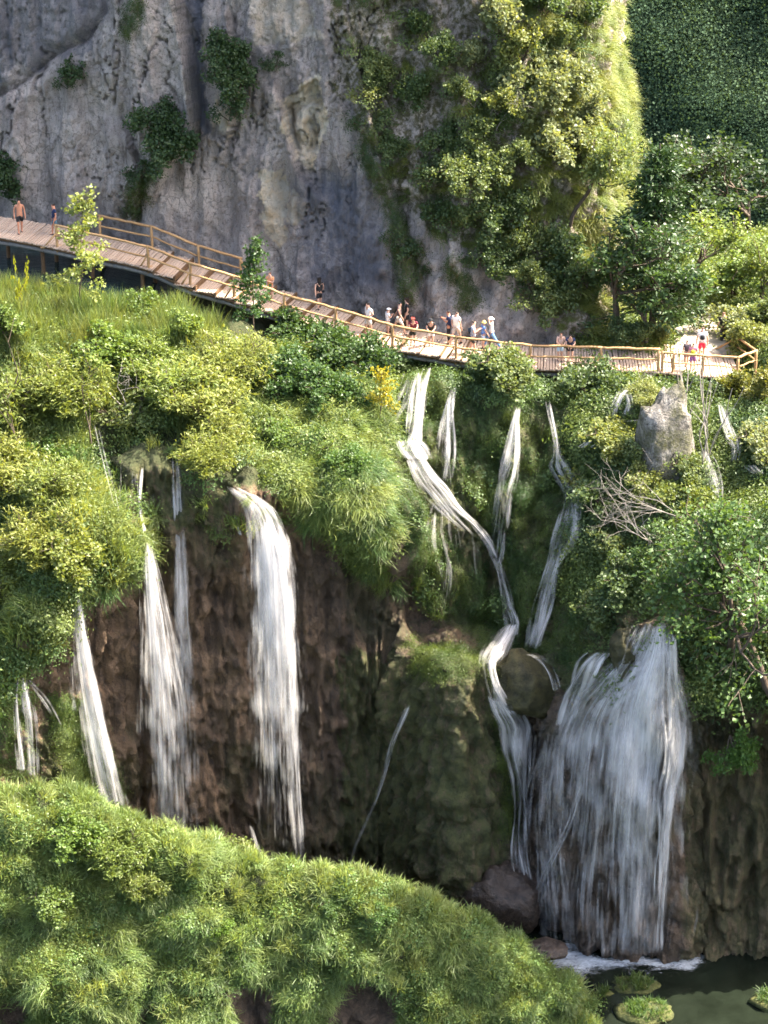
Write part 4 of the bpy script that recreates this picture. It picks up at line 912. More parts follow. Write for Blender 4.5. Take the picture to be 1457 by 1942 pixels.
fall('main cascade tumbling from under the boardwalk to the foot of the mossy boulder', [
    ([(814, 692, 12), (802, 735, 15), (794, 785, 18), (786, 832, 22), (780, 862, 26)], [.8, .95, .95, 1.05, 1.0], .3, 2), ([(796, 700, 12), (784, 745, 14), (778, 800, 16), (776, 850, 18)], [.5, .7, .7, .7], .3, 1), ([(774, 702, 30), (760, 745, 36), (744, 790, 24), (736, 815, 12)], .5, .25, 1), ([(728, 790, 8), (738, 830, 10), (762, 866, 12)], .6, .3, 1),
    ([(770, 832, 30), (782, 850, 44), (798, 874, 40)], 1.05, .5, 2), ([(784, 858, 26), (806, 900, 26), (832, 926, 22), (858, 958, 20), (894, 992, 18), (922, 1026, 16), (940, 1062, 14)], [1.05, 1.0, .95, .95, .9, .95, .9], .35, 2), ([(780, 868, 20), (800, 912, 22), (824, 946, 26), (852, 978, 24), (884, 1008, 20), (912, 1040, 14)], [.8, .8, .75, .7, .65, .6], .3, 2),
    ([(936, 1052, 14), (950, 1100, 14), (963, 1145, 14), (973, 1182, 16), (964, 1210, 22)], [.7, .62, .62, .8, .95], .35, 2), ([(928, 1046, 8), (948, 1090, 8), (956, 1150, 9), (962, 1200, 10)], .6, .3, 1), ([(950, 1075, 7), (966, 1120, 8), (974, 1160, 8)], .55, .3, 1),
    ([(972, 1180, 16), (956, 1208, 30), (940, 1236, 36), (928, 1262, 26), (934, 1296, 22), (948, 1330, 26), (964, 1358, 36)], [.9, 1.1, 1.15, 1.0, .95, 1.0, 1.05], .55, 2), ([(936, 1312, 22), (958, 1352, 40), (974, 1384, 42), (978, 1430, 36), (984, 1490, 24), (986, 1550, 20), (986, 1610, 22), (994, 1680, 26), (1006, 1760, 30)], [.9, 1.0, 1.0, .95, .9, .85, .9, .75, .55], .6, 2), ([(986, 1356, 26), (1004, 1400, 30), (1000, 1460, 22), (992, 1520, 14)], .6, .6, 1),
    ([(812, 925, 8), (816, 970, 12), (818, 1040, 12)], .46, .3, 1), ([(846, 965, 8), (850, 1010, 13), (852, 1090, 12)], .46, .3, 1), ([(866, 985, 10), (872, 1020, 15), (874, 1070, 12)], .44, .3, 1), ([(896, 1010, 8), (902, 1040, 12), (906, 1100, 10)], .44, .3, 1), ([(830, 950, 14), (834, 1020, 30), (840, 1090, 34), (844, 1195, 30)], [.5, .45, .4, .3], .4, 1)])
fall('fan-shaped shaded rivulet on the moss wall, first right of the main cascade', [([(862, 730, 8), (852, 775, 16), (846, 830, 26), (842, 880, 30), (838, 935, 26)], [.9, .95, .8, .55, .35], .28, 2)])
fall('long thin rivulet down the middle of the moss wall joining the main cascade', [([(984, 765, 8), (974, 810, 18), (966, 860, 30), (958, 900, 34), (952, 950, 26), (948, 1000, 28), (946, 1050, 34)], [.9, .95, .8, .6, .6, .55, .5], .28, 2), ([(955, 1000, 10), (944, 1060, 14), (938, 1075, 10)], .6, .3, 1)])
fall('crooked stream on the right of the moss wall ending above the boulder', [
    ([(1038, 748, 8), (1046, 790, 10), (1054, 830, 9), (1058, 862, 14), (1068, 888, 38), (1078, 910, 36), (1088, 942, 30), (1084, 985, 38), (1072, 1025, 38), (1050, 1075, 26), (1036, 1130, 28), (1024, 1185, 28), (1010, 1240, 26)], [.7, .8, .8, .8, .75, .7, .95, .95, .95, .9, .85, .85, .85], .3, 3),
    ([(1005, 1238, 18), (1030, 1252, 18), (1048, 1280, 14), (1058, 1315, 10)], .7, 1.7, 2)])
fall('widest fall at the right, a long silky fan dropping into the pool', [
    ([(1245, 1168, 44), (1240, 1195, 66), (1228, 1240, 94), (1208, 1290, 134), (1188, 1345, 182), (1176, 1410, 214), (1166, 1500, 228), (1158, 1620, 236), (1150, 1828, 246)], [.95, 1.0, .92, .84, .74, .62, .53, .50, .54], .35, 3),
    ([(1268, 1190, 20), (1274, 1290, 26), (1282, 1380, 32), (1278, 1450, 36), (1266, 1530, 26), (1256, 1640, 18), (1246, 1825, 17)], [.9, .85, .85, .95, .95, .9, .95], .75, 3),
    ([(1146, 1234, 30), (1126, 1254, 34), (1110, 1284, 34), (1092, 1320, 36), (1070, 1380, 40)], [.95, 1.0, .95, .85, .6], .5, 3), ([(1200, 1180, 30), (1196, 1230, 34), (1176, 1280, 34), (1130, 1330, 44)], .5, .35, 2),
    ([(1105, 1480, 10), (1080, 1560, 12), (1040, 1640, 14), (1008, 1720, 14)], .75, .7, 2), ([(1290, 1420, 14), (1304, 1450, 24), (1310, 1480, 20)], .4, .5, 1),
    ([(1044, 1380, 46), (1034, 1450, 56), (1028, 1560, 62), (1034, 1700, 70), (1044, 1822, 84)], [.6, .55, .5, .5, .6], .5, 2)])
fall('hair-thin spout crossing the brown buttress left of its grassy cap', [([(778, 1332, 7), (760, 1372, 9), (742, 1415, 9), (730, 1462, 7), (714, 1512, 6), (694, 1560, 6), (672, 1610, 5), (656, 1660, 5)], [1.0, 1.0, .95, .85, .8, .75, .7, .6], .5, 2)])
fall('little bright cascade splitting round grass under the right end of the boardwalk', [
    ([(1200, 732, 22), (1180, 744, 18), (1166, 770, 16), (1156, 796, 18)], .95, .45, 2), ([(1190, 742, 12), (1196, 768, 14), (1188, 792, 18)], .95, .45, 2), ([(1148, 796, 12), (1180, 799, 14), (1240, 793, 12)], .9, .5, 1), ([(1126, 836, 18), (1108, 850, 18)], .9, .45, 1)])
fall('thin shaded stream beyond the pale rock pinnacle at the right edge', [([(1366, 762, 10), (1374, 790, 20), (1384, 826, 22), (1394, 850, 12), (1390, 880, 10)], [.8, .85, .85, .9, .8], .5, 2), ([(1336, 850, 14), (1350, 885, 24), (1360, 915, 22), (1366, 950, 12)], .8, .5, 2), ([(1268, 745, 14), (1282, 775, 12)], .7, .8, 1), ([(1420, 880, 30), (1440, 900, 24)], .6, .8, 1)])
# foam where the big fall meets the pool
fx, fy = np.meshgrid(np.linspace(px(960, 1820, -5)[0], px(1400, 1820, -5)[0], 60), np.linspace(-9.4, -3.0, 36)); fu, fv = proj(np.stack([fx, fy, 0*fx], -1))
fv = fv+16*fbm(np.stack([fx, fy, 0*fx], -1), 3, (.5, .9, 1), 4); fu = fu+30*fbm(np.stack([fx, fy, 0*fx], -1), 2, (.4, .6, 1), 14)
fd = 1.05*np.exp(-((fv-1824)/18)**2)*sstep(1000, 1050, fu)*sstep(1370, 1300, fu)*1.0+.36*np.exp(-((fv-1852)/22)**2)*sstep(1020, 1090, fu)*sstep(1330, 1250, fu)+.85*np.exp(-((fv-1795)/18)**2-((fu-1050)/60)**2)
ob('pool_foam', mesh('pool_foam', np.stack([fx, fy, 0*fx+.03], -1).reshape(-1, 3), grid_faces(36, 60), M['foam'], True, dict(dens=fd)), None, 'white foam on the pool at the foot of the widest fall', 'foam', None, 'stuff')

# ------------------------------------------------------------ boulders, pinnacle, islets
def boulder(label, u, v, Y, size, mat, seed, rz=0., cat='boulder', name='boulder', rough=.28, flat=0., cuts=9):
    o = ob(name, rock_mesh(name, size, seed, M[mat], 4, rough, flat, cuts), None, label, cat, loc=px(u, v, Y)); o.rotation_euler[2] = rz; return o
b1 = boulder('rounded dark mossy boulder splitting the main cascade', 1003, 1302, float(terr.ray(1003, 1330))-.9, (1.4, 1.25, 1.6), 'dark_moss', 3, rough=.24, cuts=6)
boulder('mossy hump between the side cascade and the head of the widest fall', 1180, 1246, float(terr.ray(1180, 1250))+.1, (.6, .7, 1.15), 'dark_moss', 8, rough=.2, cuts=4)
b2 = boulder('wet brown boulder at the pool edge behind the mound', 955, 1722, float(terr.ray(955, 1722))-.9, (1.7, 1.4, 1.9), 'wet_rock', 5)
pin = boulder('pale grey rock pinnacle standing below the right end of the boardwalk', 1263, 868, float(terr.ray(1263, 900))-.4, (1.45, 1.2, 3.1), 'pinnacle', 4, .9, 'rock', 'rock_pinnacle', .34, cuts=8)
for v in pin.data.vertices:
    k = max(0., v.co.z)/3.6; v.co.x = v.co.x*(1-.30*k)-.15*k; v.co.y *= 1-.3*k
boulder('small pale rock lying at the foot of the grey pinnacle', 1250, 945, float(terr.ray(1250, 945))-.3, (.9, .6, .5), 'pale_rock', 12, cat='rock', name='rock')
boulder('low wet rock breaking the foam left of the widest fall', 1040, 1800, -5.2, (.9, .6, .35), 'wet_rock', 14, cat='rock', name='rock')
def islet(label, u, v, size, seed, n, tint):
    Y = -107.9; b = -(v-CY)/FPX; t = (0-CAM[2])/(b*CP-SP); p = CAM+np.array([(u-CX)/FPX, b*SP+CP, b*CP-SP])*t
    e = ob('grassy_islet', None, None, label, 'islet', 'grassy islets in the lower pool', loc=p)
    rock = rock_mesh('rock', size, seed, M['moss_rock'], 3, .3); ob('rock', rock, e)
    r = np.random.default_rng(seed); VV, FF, RR, k = [], [], [], 0
    for i in range(n):
        a = r.uniform(0, 2*math.pi); q = r.uniform(0, .8)**.5; c = np.array([math.cos(a)*size[0]*q, math.sin(a)*size[1]*q, size[2]*.85*(1-q*q)])
        V, F, rn = blades(26, .42, .55, .1, .22, .02, seed*50+i, .10); VV.append(V+c); FF.append(F+k); RR.append(rn); k += len(V)
    g = ob('grass_tuft', mesh('grass_tuft', np.concatenate(VV), np.concatenate(FF), M['leaf'], False, dict(rnd=np.concatenate(RR))), e); g.color = (*tint, 1)
islet('flat mossy islet in the pool nearest the foam', 1205, 1868, (.95, .6, .18), 21, 14, (1.0, 1.1, .7))
islet('rounded grassy islet at the bottom edge of the pool', 1225, 1922, (1.15, .8, .34), 22, 40, (1.0, 1.25, .8))
islet('tiny mossy islet beside the tip of the mound', 1145, 1884, (.35, .25, .12), 23, 5, (.9, 1.0, .7))
islet('grassy islet cut by the right edge of the pool', 1462, 1900, (.8, .7, .3), 24, 20, (.9, 1.1, .8))
# ------------------------------------------------------------ shrubs and trees
rs = random.Random(11)
def shrub(s, u, v, key, h, tint, label, group=None, cat='shrub', out=.0, wide=1.0, name='shrub', tilt=None):
    p, n = s.at(u, v); p = p+np.array([0, -out, -.05])
    tl = tilt if tilt is not None else (0.0, 0.0)
    if tilt is None and n[2] < .5: tl = (.45, .0)      # shrubs on the cliff lean out towards the light
    return put_plant(name, key, p, h, tint, label, cat, group, rs.uniform(0, 6.28) if tilt is None and n[2] >= .5 else 0.0, tl, wide)
# dark plants in the cracks of the bare cliff
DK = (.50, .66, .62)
for u, v, key, h, lab in (
    (418, 135, 'round0', 1.5, 'dark shrub in the upper cleft of the bare grey cliff'), (432, 175, 'round1', 1.6, 'broad dark shrub just below the upper cleft of the grey cliff'),
    (430, 235, 'sparse0', 1.1, 'thin dark shrub trailing under the cleft of the grey cliff'), (305, 250, 'round2', 1.5, 'dark shrub at the foot of the great bulge of the grey cliff'),
    (312, 300, 'round0', 1.7, 'dark drooping shrub under the great bulge of the grey cliff'), (262, 350, 'sparse1', .9, 'small dark plant in the lower crack left of the great bulge'),
    (135, 140, 'sparse2', .9, 'small dark plant on the ledge high at the left of the cliff'), (122, 170, 'sparse0', .7, 'tiny plant below the left ledge of the cliff'),
    (6, 350, 'round1', 1.8, 'dark shrub in the hollow at the left edge above the walkers'), (520, 125, 'sparse1', .8, 'small plant high on the cliff left of the ochre scar'),
    (765, 490, 'sparse2', .9, 'dark plant in the slanting crack right of the blue-grey stain'), (745, 450, 'sparse0', .7, 'little plant at the top of the slanting crack')):
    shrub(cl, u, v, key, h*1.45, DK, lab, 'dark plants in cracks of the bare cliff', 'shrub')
# buttress shrubs: (u, v, kind, height, tint) with labels by place
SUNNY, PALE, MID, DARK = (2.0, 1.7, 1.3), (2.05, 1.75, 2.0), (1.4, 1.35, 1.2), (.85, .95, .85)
BUT = [
 (700, 130, 'round0', 1.6, MID, 'leafy shrub on the left rim of the buttress beside bare pale rock'), (735, 170, 'round1', 1.8, MID, 'spreading shrub on the left rim of the buttress, second from the top'),
 (680, 185, 'sparse0', 1.3, SUNNY, 'airy shrub leaning from the left rim of the buttress'), (790, 70, 'upright0', 2.0, DARK, 'dark shrub between two pale rock ribs near the top edge'),
 (830, 110, 'round2', 1.6, DARK, 'dark round shrub under the pale rock rib near the top'), (800, 195, 'round0', 2.0, DARK, 'large dark shrub in the upper middle of the buttress'),
 (870, 190, 'upright1', 2.2, MID, 'upright green shrub in the upper middle of the buttress'), (905, 130, 'upright2', 2.3, PALE, 'pale grey-green shrub below the highest rock rib'),
 (940, 60, 'upright0', 2.6, PALE, 'tall pale shrub at the top edge left of the dark hollow'), (985, 110, 'round1', 2.2, SUNNY, 'sunlit round shrub below the dark hollow at the top'),
 (1040, 40, 'upright1', 2.8, DARK, 'tall dark shrub in the hollow at the top edge'), (1080, 90, 'upright2', 2.6, MID, 'green shrub right of the dark hollow at the top'),
 (1110, 40, 'upright0', 2.6, DARK, 'dark shrub at the top edge beside the grassy ridge'), (1010, 180, 'round2', 2.4, PALE, 'broad pale shrub in the sunny middle of the flank'),
 (1065, 170, 'round0', 2.3, PALE, 'pale shrub just left of the grassy ridge'), (960, 240, 'upright1', 2.4, SUNNY, 'sunlit upright shrub over the bare brown twigs'),
 (905, 270, 'round1', 2.0, MID, 'green shrub left of the bare brown twigs'), (850, 290, 'round2', 1.9, DARK, 'dark shrub beside the pinkish bare rock patch'),
 (740, 290, 'round0', 1.6, DARK, 'dark shrub at the left rim of the buttress below the bare rock patch'), (725, 240, 'sparse1', 1.4, DARK, 'thin dark shrub on the left rim above the blue-grey stain'),
 (1100, 250, 'upright2', 2.6, PALE, 'large pale shrub on the sunny flank below the ridge'), (1120, 230, 'upright0', 2.2, PALE, 'pale shrub against the outer edge of the buttress'),
 (1125, 300, 'round1', 2.2, SUNNY, 'sunlit shrub low on the outer edge of the buttress'), (1050, 290, 'round2', 2.4, PALE, 'wide pale shrub in the centre of the sunny flank'),
 (990, 330, 'upright1', 2.2, MID, 'green shrub under the brown twigs in mid buttress'), (930, 350, 'round0', 2.0, MID, 'round green shrub in the lower middle of the buttress'),
 (865, 360, 'round1', 2.1, MID, 'green shrub above the lower left rim of the buttress'), (820, 350, 'sparse2', 1.6, DARK, 'thin dark shrub on the lower left rim of the buttress'),
 (830, 420, 'round2', 1.9, DARK, 'dark shrub hanging at the lower left rim over bare rock'), (885, 430, 'upright0', 2.0, MID, 'upright shrub above the grey rock at the foot of the buttress'),
 (950, 430, 'round0', 2.4, DARK, 'large dark shrub in the shade low on the buttress'), (1000, 410, 'upright2', 2.2, DARK, 'dark upright shrub left of the ochre grass tongue'),
 (930, 500, 'round1', 1.8, DARK, 'dark shrub above the lowest bare rock of the buttress'), (985, 480, 'round2', 2.0, MID, 'green shrub right above the lowest bare rock'),
 (1010, 540, 'upright1', 2.2, MID, 'green shrub at the foot of the buttress'), (1040, 580, 'round0', 2.0, MID, 'leafy shrub hanging over the couple at the railing'),
 (1000, 585, 'sparse0', 1.6, MID, 'thin shrub hanging beside the moss at the foot of the buttress'), (905, 500, 'sparse1', 1.2, DARK, 'small dark shrub on the grey rock above the walkers'),
 (1060, 500, 'upright0', 2.2, DARK, 'dark shrub below the ochre grass tongue'), (1090, 560, 'round1', 2.4, DARK, 'dark shrub in the shaded gully at the foot of the buttress')]
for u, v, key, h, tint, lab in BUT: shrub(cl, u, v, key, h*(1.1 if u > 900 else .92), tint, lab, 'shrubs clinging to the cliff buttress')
# slim tree on the ridge
p, n = cl.at(1085, 420)
put_plant('tree', 'tree0', p, 6.2, (1.75, 1.65, 1.4), 'slim tree with forked dark stems and pale leaves on the sunny flank', 'tree', None, .6, (.12, .18), .85)
# trees behind the right end of the boardwalk
def conifer(key, seed, h, tiers, w):
    r = np.random.default_rng(seed); mb = MB(); mb.tube([(0, 0, 0), (0.05, 0, h*.5), (0, 0, h)], [.16, .1, .02], 6); C, D = [], []
    for k in range(tiers):
        z = h*(.12+.86*k/tiers); L = w*(1-k/tiers)**.8*(1+.2*r.normal())
        for j in range(7):
            a = r.uniform(0, 6.28); d = np.array([math.cos(a), math.sin(a), .18+.1*r.normal()]); e = np.array([0, 0, z])+d*L
            mb.tube([(0, 0, z), e], [.03, .008], 4, False)
            for t in r.uniform(.2, 1.05, 85):
                c = np.array([0, 0, z])+d*L*t; c = c+r.normal(size=3)*np.array([.16, .16, .08]); c[2] -= .12*t*L*.4; C.append(c); D.append(d)
    V, F, rn = leaves(np.array(C), .27, seed, .13, .3, np.array(D)*1.4)
    MESH[key] = (mb.me('trunk', M['bark']), mesh('crown', V, F, M['needle'], False, dict(rnd=rn)), h)
conifer('conifer', 5, 8.0, 24, 2.3)
def onbank(u, v): return bank.at(u, v)[0]
TREES = [
 ('conifer', 1236, 640, 17.2, 10.2, (1.0, 1.15, .85), 'tall dark conifer beside the foot of the cliff', 1.0),
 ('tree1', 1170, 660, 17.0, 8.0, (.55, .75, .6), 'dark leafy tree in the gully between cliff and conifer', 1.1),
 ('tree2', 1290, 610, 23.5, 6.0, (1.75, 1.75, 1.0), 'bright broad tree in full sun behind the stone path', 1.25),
 ('tree0', 1370, 610, 25.0, 5.4, (1.6, 1.7, 1.1), 'sunlit bushy tree above the upper end of the path', 1.3),
 ('tree1', 1440, 620, 22.0, 6.0, (1.6, 1.55, .8), 'yellow-green tree at the right edge above the railing', 1.1),
 ('tree2', 1225, 650, 15.9, 4.2, (.8, 1.0, .7), 'low dark tree over the grass at the back of the boardwalk', 1.4),
 ('tree0', 1290, 500, 36.0, 7.5, (.36, .5, .46), 'shaded tree in front of the far hillside, left of the pale one', 1.2),  # trees before the hillside carry painted shade in their darkened tints
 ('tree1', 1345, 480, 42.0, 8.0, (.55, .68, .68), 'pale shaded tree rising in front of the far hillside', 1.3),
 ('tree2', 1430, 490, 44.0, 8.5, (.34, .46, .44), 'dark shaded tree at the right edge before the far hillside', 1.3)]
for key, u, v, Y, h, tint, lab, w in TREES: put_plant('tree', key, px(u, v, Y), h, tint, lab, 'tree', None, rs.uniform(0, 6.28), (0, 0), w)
for u, v, Y, key, h, tint, lab in (
 (1180, 655, 15.8, 'round0', 1.5, DARK, 'dark low shrub behind the railing nearest the cliff'), (1215, 655, 15.8, 'round1', 1.3, MID, 'green low shrub behind the railing below the conifer'),
 (1252, 655, 16.4, 'upright0', 1.2, SUNNY, 'sunlit shrub at the left side of the path entrance'), (1395, 640, 18.0, 'round2', 1.9, PALE, 'pale shrub beside the walker in black'),
 (1420, 665, 15.5, 'round0', 1.8, SUNNY, 'sunlit shrub behind the corner of the platform railing'), (1450, 640, 17.5, 'upright1', 2.4, MID, 'green shrub at the right edge behind the platform'),
 (1345, 575, 27.5, 'round1', 2.0, SUNNY, 'bright shrub over the top bend of the stone path'), (1300, 600, 24.5, 'round2', 1.6, MID, 'green shrub over the pale slab of the path'),
 (1440, 560, 27, 'upright2', 2.6, PALE, 'tall pale shrub at the right edge above the walker in black')):
    put_plant('shrub', key, px(u, v, Y), h, tint, lab, 'shrub', 'shrubs behind the right end of the boardwalk', rs.uniform(0, 6.28), (0, 0), 1.15)
# saplings
def column_sapling(key, seed, h, w, nc, nl, ls, low=.3):
    r = np.random.default_rng(seed); mb = MB(); tr = wiggle((0, 0, 0), (.06*h*r.normal()*.5, 0, h*.96), 9, .025, seed); mb.tube(tr, np.linspace(.045, .012, 9), 6); C, D = [], []
    for k in range(nc):
        f = low+(1-low)*((k+r.random())/nc); z = f*h*.96; b = np.array([np.interp(z, tr[:, 2], tr[:, 0]), np.interp(z, tr[:, 2], tr[:, 1]), z])
        a = r.uniform(0, 6.28); R = w*(1-.75*(f-low)/(1-low))*r.uniform(.35, 1.1); e = b+np.array([math.cos(a)*R, math.sin(a)*R, .18*h*.3*r.uniform(-.2, 1)])
        mb.tube([b, (b+e)/2+np.array([0, 0, .04]), e], [.014, .010, .005], 4, False)
        for t in (0.55, .85, 1.0):
            c = b+(e-b)*t; o = r.normal(size=(nl, 3))*np.array([.16, .16, .12]); C.append(c+o); D.append(np.repeat((e-b)[None]/(R+.01), nl, 0))
    V, F, rn = leaves(np.concatenate(C), ls, seed, .42, .5, np.concatenate(D)*.6)
    MESH[key] = (mb.me('branches', M['bark'], True), mesh('crown', V, F, M['leaf'], False, dict(rnd=rn)), h)
column_sapling('pale_sapling', 3, 6.4, 1.8, 34, 14, .19, .26); column_sapling('dark_sapling', 6, 5.0, 1.5, 28, 16, .18, .2); column_sapling('yellow_sapling', 9, 2.6, 1.0, 14, 12, .15, .3)
put_plant('sapling', 'pale_sapling', px(152, 606, 11.5), 6.4, (2.4, 2.1, 1.5), 'slender pale-leaved sapling in front of the upper railing', 'sapling', None, .4, (0, 0), 1.0)
put_plant('sapling', 'dark_sapling', px(482, 640, 13.2), 5.0, (.6, .85, .65), 'dark green sapling in front of the boardwalk steps', 'sapling', None, 1.4, (0, 0), 1.0)
put_plant('sapling', 'yellow_sapling', px(722, 800, float(terr.ray(722, 800))-.7), 2.7, (3.0, 2.0, .45), 'yellow-leaved sapling beside the top of the main cascade', 'sapling', None, 2.0, (0, 0), .9)
# left bushes: willow-like, yellow-green
WIL = (2.1, 1.8, 1.05)
LEFT = [
 (400, 800, 'willow0', 3.4, WIL, 'large feathery yellow-green bush over the middle fall'), (450, 730, 'willow1', 3.2, WIL, 'feathery yellow-green bush just below the dark sapling'),
 (350, 760, 'willow2', 3.0, (1.7, 1.65, .85), 'feathery bush in the centre of the sunny terrace'), (425, 840, 'willow2', 2.4, WIL, 'low yellow-green bush at the lip of the middle fall'),
 (300, 720, 'willow0', 2.6, (1.6, 1.6, .8), 'rounded bush behind the notch of the narrow fall'), (390, 885, 'willow1', 2.2, (1.9, 1.65, .8), 'small bush overhanging the dark notch'),
 (245, 800, 'sparse1', 2.0, (1.3, 1.2, .9), 'thin greyish bush with bare twigs beside the dark notch'), (215, 690, 'round0', 2.2, (1.3, 1.45, .7), 'green bush left of the feathery bushes'),
 (130, 770, 'willow1', 3.2, (1.8, 1.6, .8), 'tall feathery bush left of the thin water threads'), (60, 790, 'willow2', 3.4, (1.7, 1.55, .85), 'tall feathery bush near the left edge among bare twigs'),
 (20, 930, 'willow0', 3.2, (1.9, 1.6, .85), 'yellowish bush at the left edge in mid height'), (110, 940, 'willow2', 2.6, (1.7, 1.55, .85), 'olive bush above the slender bright fall'),
 (70, 1060, 'willow1', 3.0, (2.0, 1.65, .85), 'big yellowish bush overhanging the slender bright fall'), (140, 1080, 'round1', 2.0, (1.7, 1.5, .8), 'bush hanging right over the top of the slender bright fall'),
 (20, 1130, 'willow0', 2.6, (1.8, 1.6, .85), 'yellow-green bush low at the left edge above the hanging grass'), (85, 880, 'round2', 1.8, (.9, 1.15, .6), 'dark broad-leaved bush among the pale left bushes'),
 (560, 650, 'round0', 2.2, (.6, .8, .55), 'dark green bush under the boardwalk steps, left one'), (630, 680, 'round1', 2.2, (.6, .8, .55), 'dark green bush under the boardwalk steps, middle one'),  # dark tints: leaf colour plus some painted terrace shade
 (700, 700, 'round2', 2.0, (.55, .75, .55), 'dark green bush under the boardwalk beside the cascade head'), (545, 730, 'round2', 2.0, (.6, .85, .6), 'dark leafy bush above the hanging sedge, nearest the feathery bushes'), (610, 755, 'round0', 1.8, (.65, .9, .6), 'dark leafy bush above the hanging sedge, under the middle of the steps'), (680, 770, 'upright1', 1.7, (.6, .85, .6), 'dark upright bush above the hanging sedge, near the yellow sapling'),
 (525, 830, 'round1', 1.3, (1.3, 1.5, .9), 'leafy clump in the sedge right of the feathery bush'), (600, 850, 'sparse0', 1.4, (1.5, 1.6, 1.0), 'loose pale clump in the middle of the hanging sedge'), (660, 880, 'round2', 1.2, (.9, 1.2, .7), 'green clump low in the hanging sedge'),
 (270, 600, 'round1', 1.8, (1.1, 1.25, .7), 'green bush among the reeds below the upper railing'),
 (20, 640, 'upright1', 2.2, (1.3, 1.4, .8), 'green bush among the reeds at the left edge'), (345, 640, 'upright0', 1.8, (1.5, 1.55, .85), 'light bush at the edge of the reeds')]
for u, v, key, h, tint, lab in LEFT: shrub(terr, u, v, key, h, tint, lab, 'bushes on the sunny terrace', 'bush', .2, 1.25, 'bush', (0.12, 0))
# right side below the boardwalk
RIGHT = [
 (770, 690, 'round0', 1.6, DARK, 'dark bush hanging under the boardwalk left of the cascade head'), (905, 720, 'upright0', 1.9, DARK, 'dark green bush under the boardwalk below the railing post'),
 (950, 725, 'round1', 2.2, MID, 'leafy bush reaching the deck edge above the moss wall'), (985, 730, 'upright1', 2.0, MID, 'light leafy bush just over the long thin rivulet'),
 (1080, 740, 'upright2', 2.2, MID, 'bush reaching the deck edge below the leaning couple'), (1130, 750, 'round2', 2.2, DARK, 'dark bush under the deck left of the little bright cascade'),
 (1225, 770, 'willow0', 1.6, SUNNY, 'yellowish grass-like bush right of the little bright cascade'), (1185, 830, 'round0', 1.2, SUNNY, 'sunlit bush below the little bright cascade'),
 (1150, 860, 'round1', 2.0, SUNNY, 'sunlit bush left of the pale rock pinnacle'), (1200, 880, 'upright0', 1.8, MID, 'green bush against the foot of the pale rock pinnacle'),
 (1225, 925, 'round0', 1.5, SUNNY, 'sunlit bush covering the left foot of the rock pinnacle'), (1300, 900, 'round1', 1.5, MID, 'green bush covering the right foot of the rock pinnacle'),
 (1115, 920, 'sparse0', 1.8, SUNNY, 'thin sunlit shrub leaning over the crooked stream'), (1150, 960, 'round2', 2.0, DARK, 'dark bush behind the bare dead branches'),
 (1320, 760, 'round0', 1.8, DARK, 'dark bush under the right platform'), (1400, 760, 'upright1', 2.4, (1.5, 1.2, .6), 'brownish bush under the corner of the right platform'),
 (1445, 760, 'upright2', 2.8, (1.5, 1.15, .6), 'tall brownish bush at the right edge beside the platform'), (1440, 860, 'round1', 2.0, PALE, 'pale bush at the right edge by the thin stream'),
 (1300, 960, 'round2', 1.8, (1.5, 1.4, .8), 'dry bush below the pale rock pinnacle'), (1180, 1120, 'round0', 2.0, DARK, 'dark bush left of the head of the widest fall'),
 (1130, 1180, 'round1', 1.8, MID, 'green bush over the side cascade of the widest fall'), (1150, 1060, 'upright0', 2.0, MID, 'leafy bush between dead branches and the widest fall')]
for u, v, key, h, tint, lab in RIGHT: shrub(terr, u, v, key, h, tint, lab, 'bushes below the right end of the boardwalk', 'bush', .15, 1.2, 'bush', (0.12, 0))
# big broadleaf trees in front of the right wall
plant_meshes('big0', seed=301, stems=1, L=1.9, first=2.6, rad=.16, depth=4, spread=.72, up=.12, nl=14, cr=.55, lsize=.20, nchild=(2, 4), drop=.25)
plant_meshes('big1', seed=305, stems=2, L=1.7, first=2.2, rad=.14, depth=4, spread=.75, up=.08, nl=9, cr=.55, lsize=.20, nchild=(2, 3), drop=.3)
for u, v, Y, key, h, tint, lab, w in (
 (1385, 1230, -4.6, 'big0', 8.2, (.85, 1.1, .8), 'big leafy tree hiding the wall right of the widest fall', 1.05),
 (1470, 1330, -6.5, 'big1', 8.0, (.75, 1.0, .8), 'dark broadleaf tree cut by the right edge above the pool', 1.0),
 (1440, 1080, -1.5, 'big1', 6.0, (1.2, 1.35, .8), 'leafy tree at the right edge below the thin shaded stream', 1.0),
 (1275, 1150, -2.2, 'tree1', 3.6, (.8, 1.05, .75), 'small leafy tree leaning over the head of the widest fall', 1.2)):
    put_plant('tree', key, px(u, v, Y), h, tint, lab, 'tree', None, u*.1, (0.05, 0), w)
put_plant('shrub', 'round0', px(1385, 1395, -5.2), 2.0, (1.0, 1.4, .8), 'leafy branch-like shrub hanging low on the dark wall at the right', 'shrub', None, 1.0, (2.6, .2), .9)
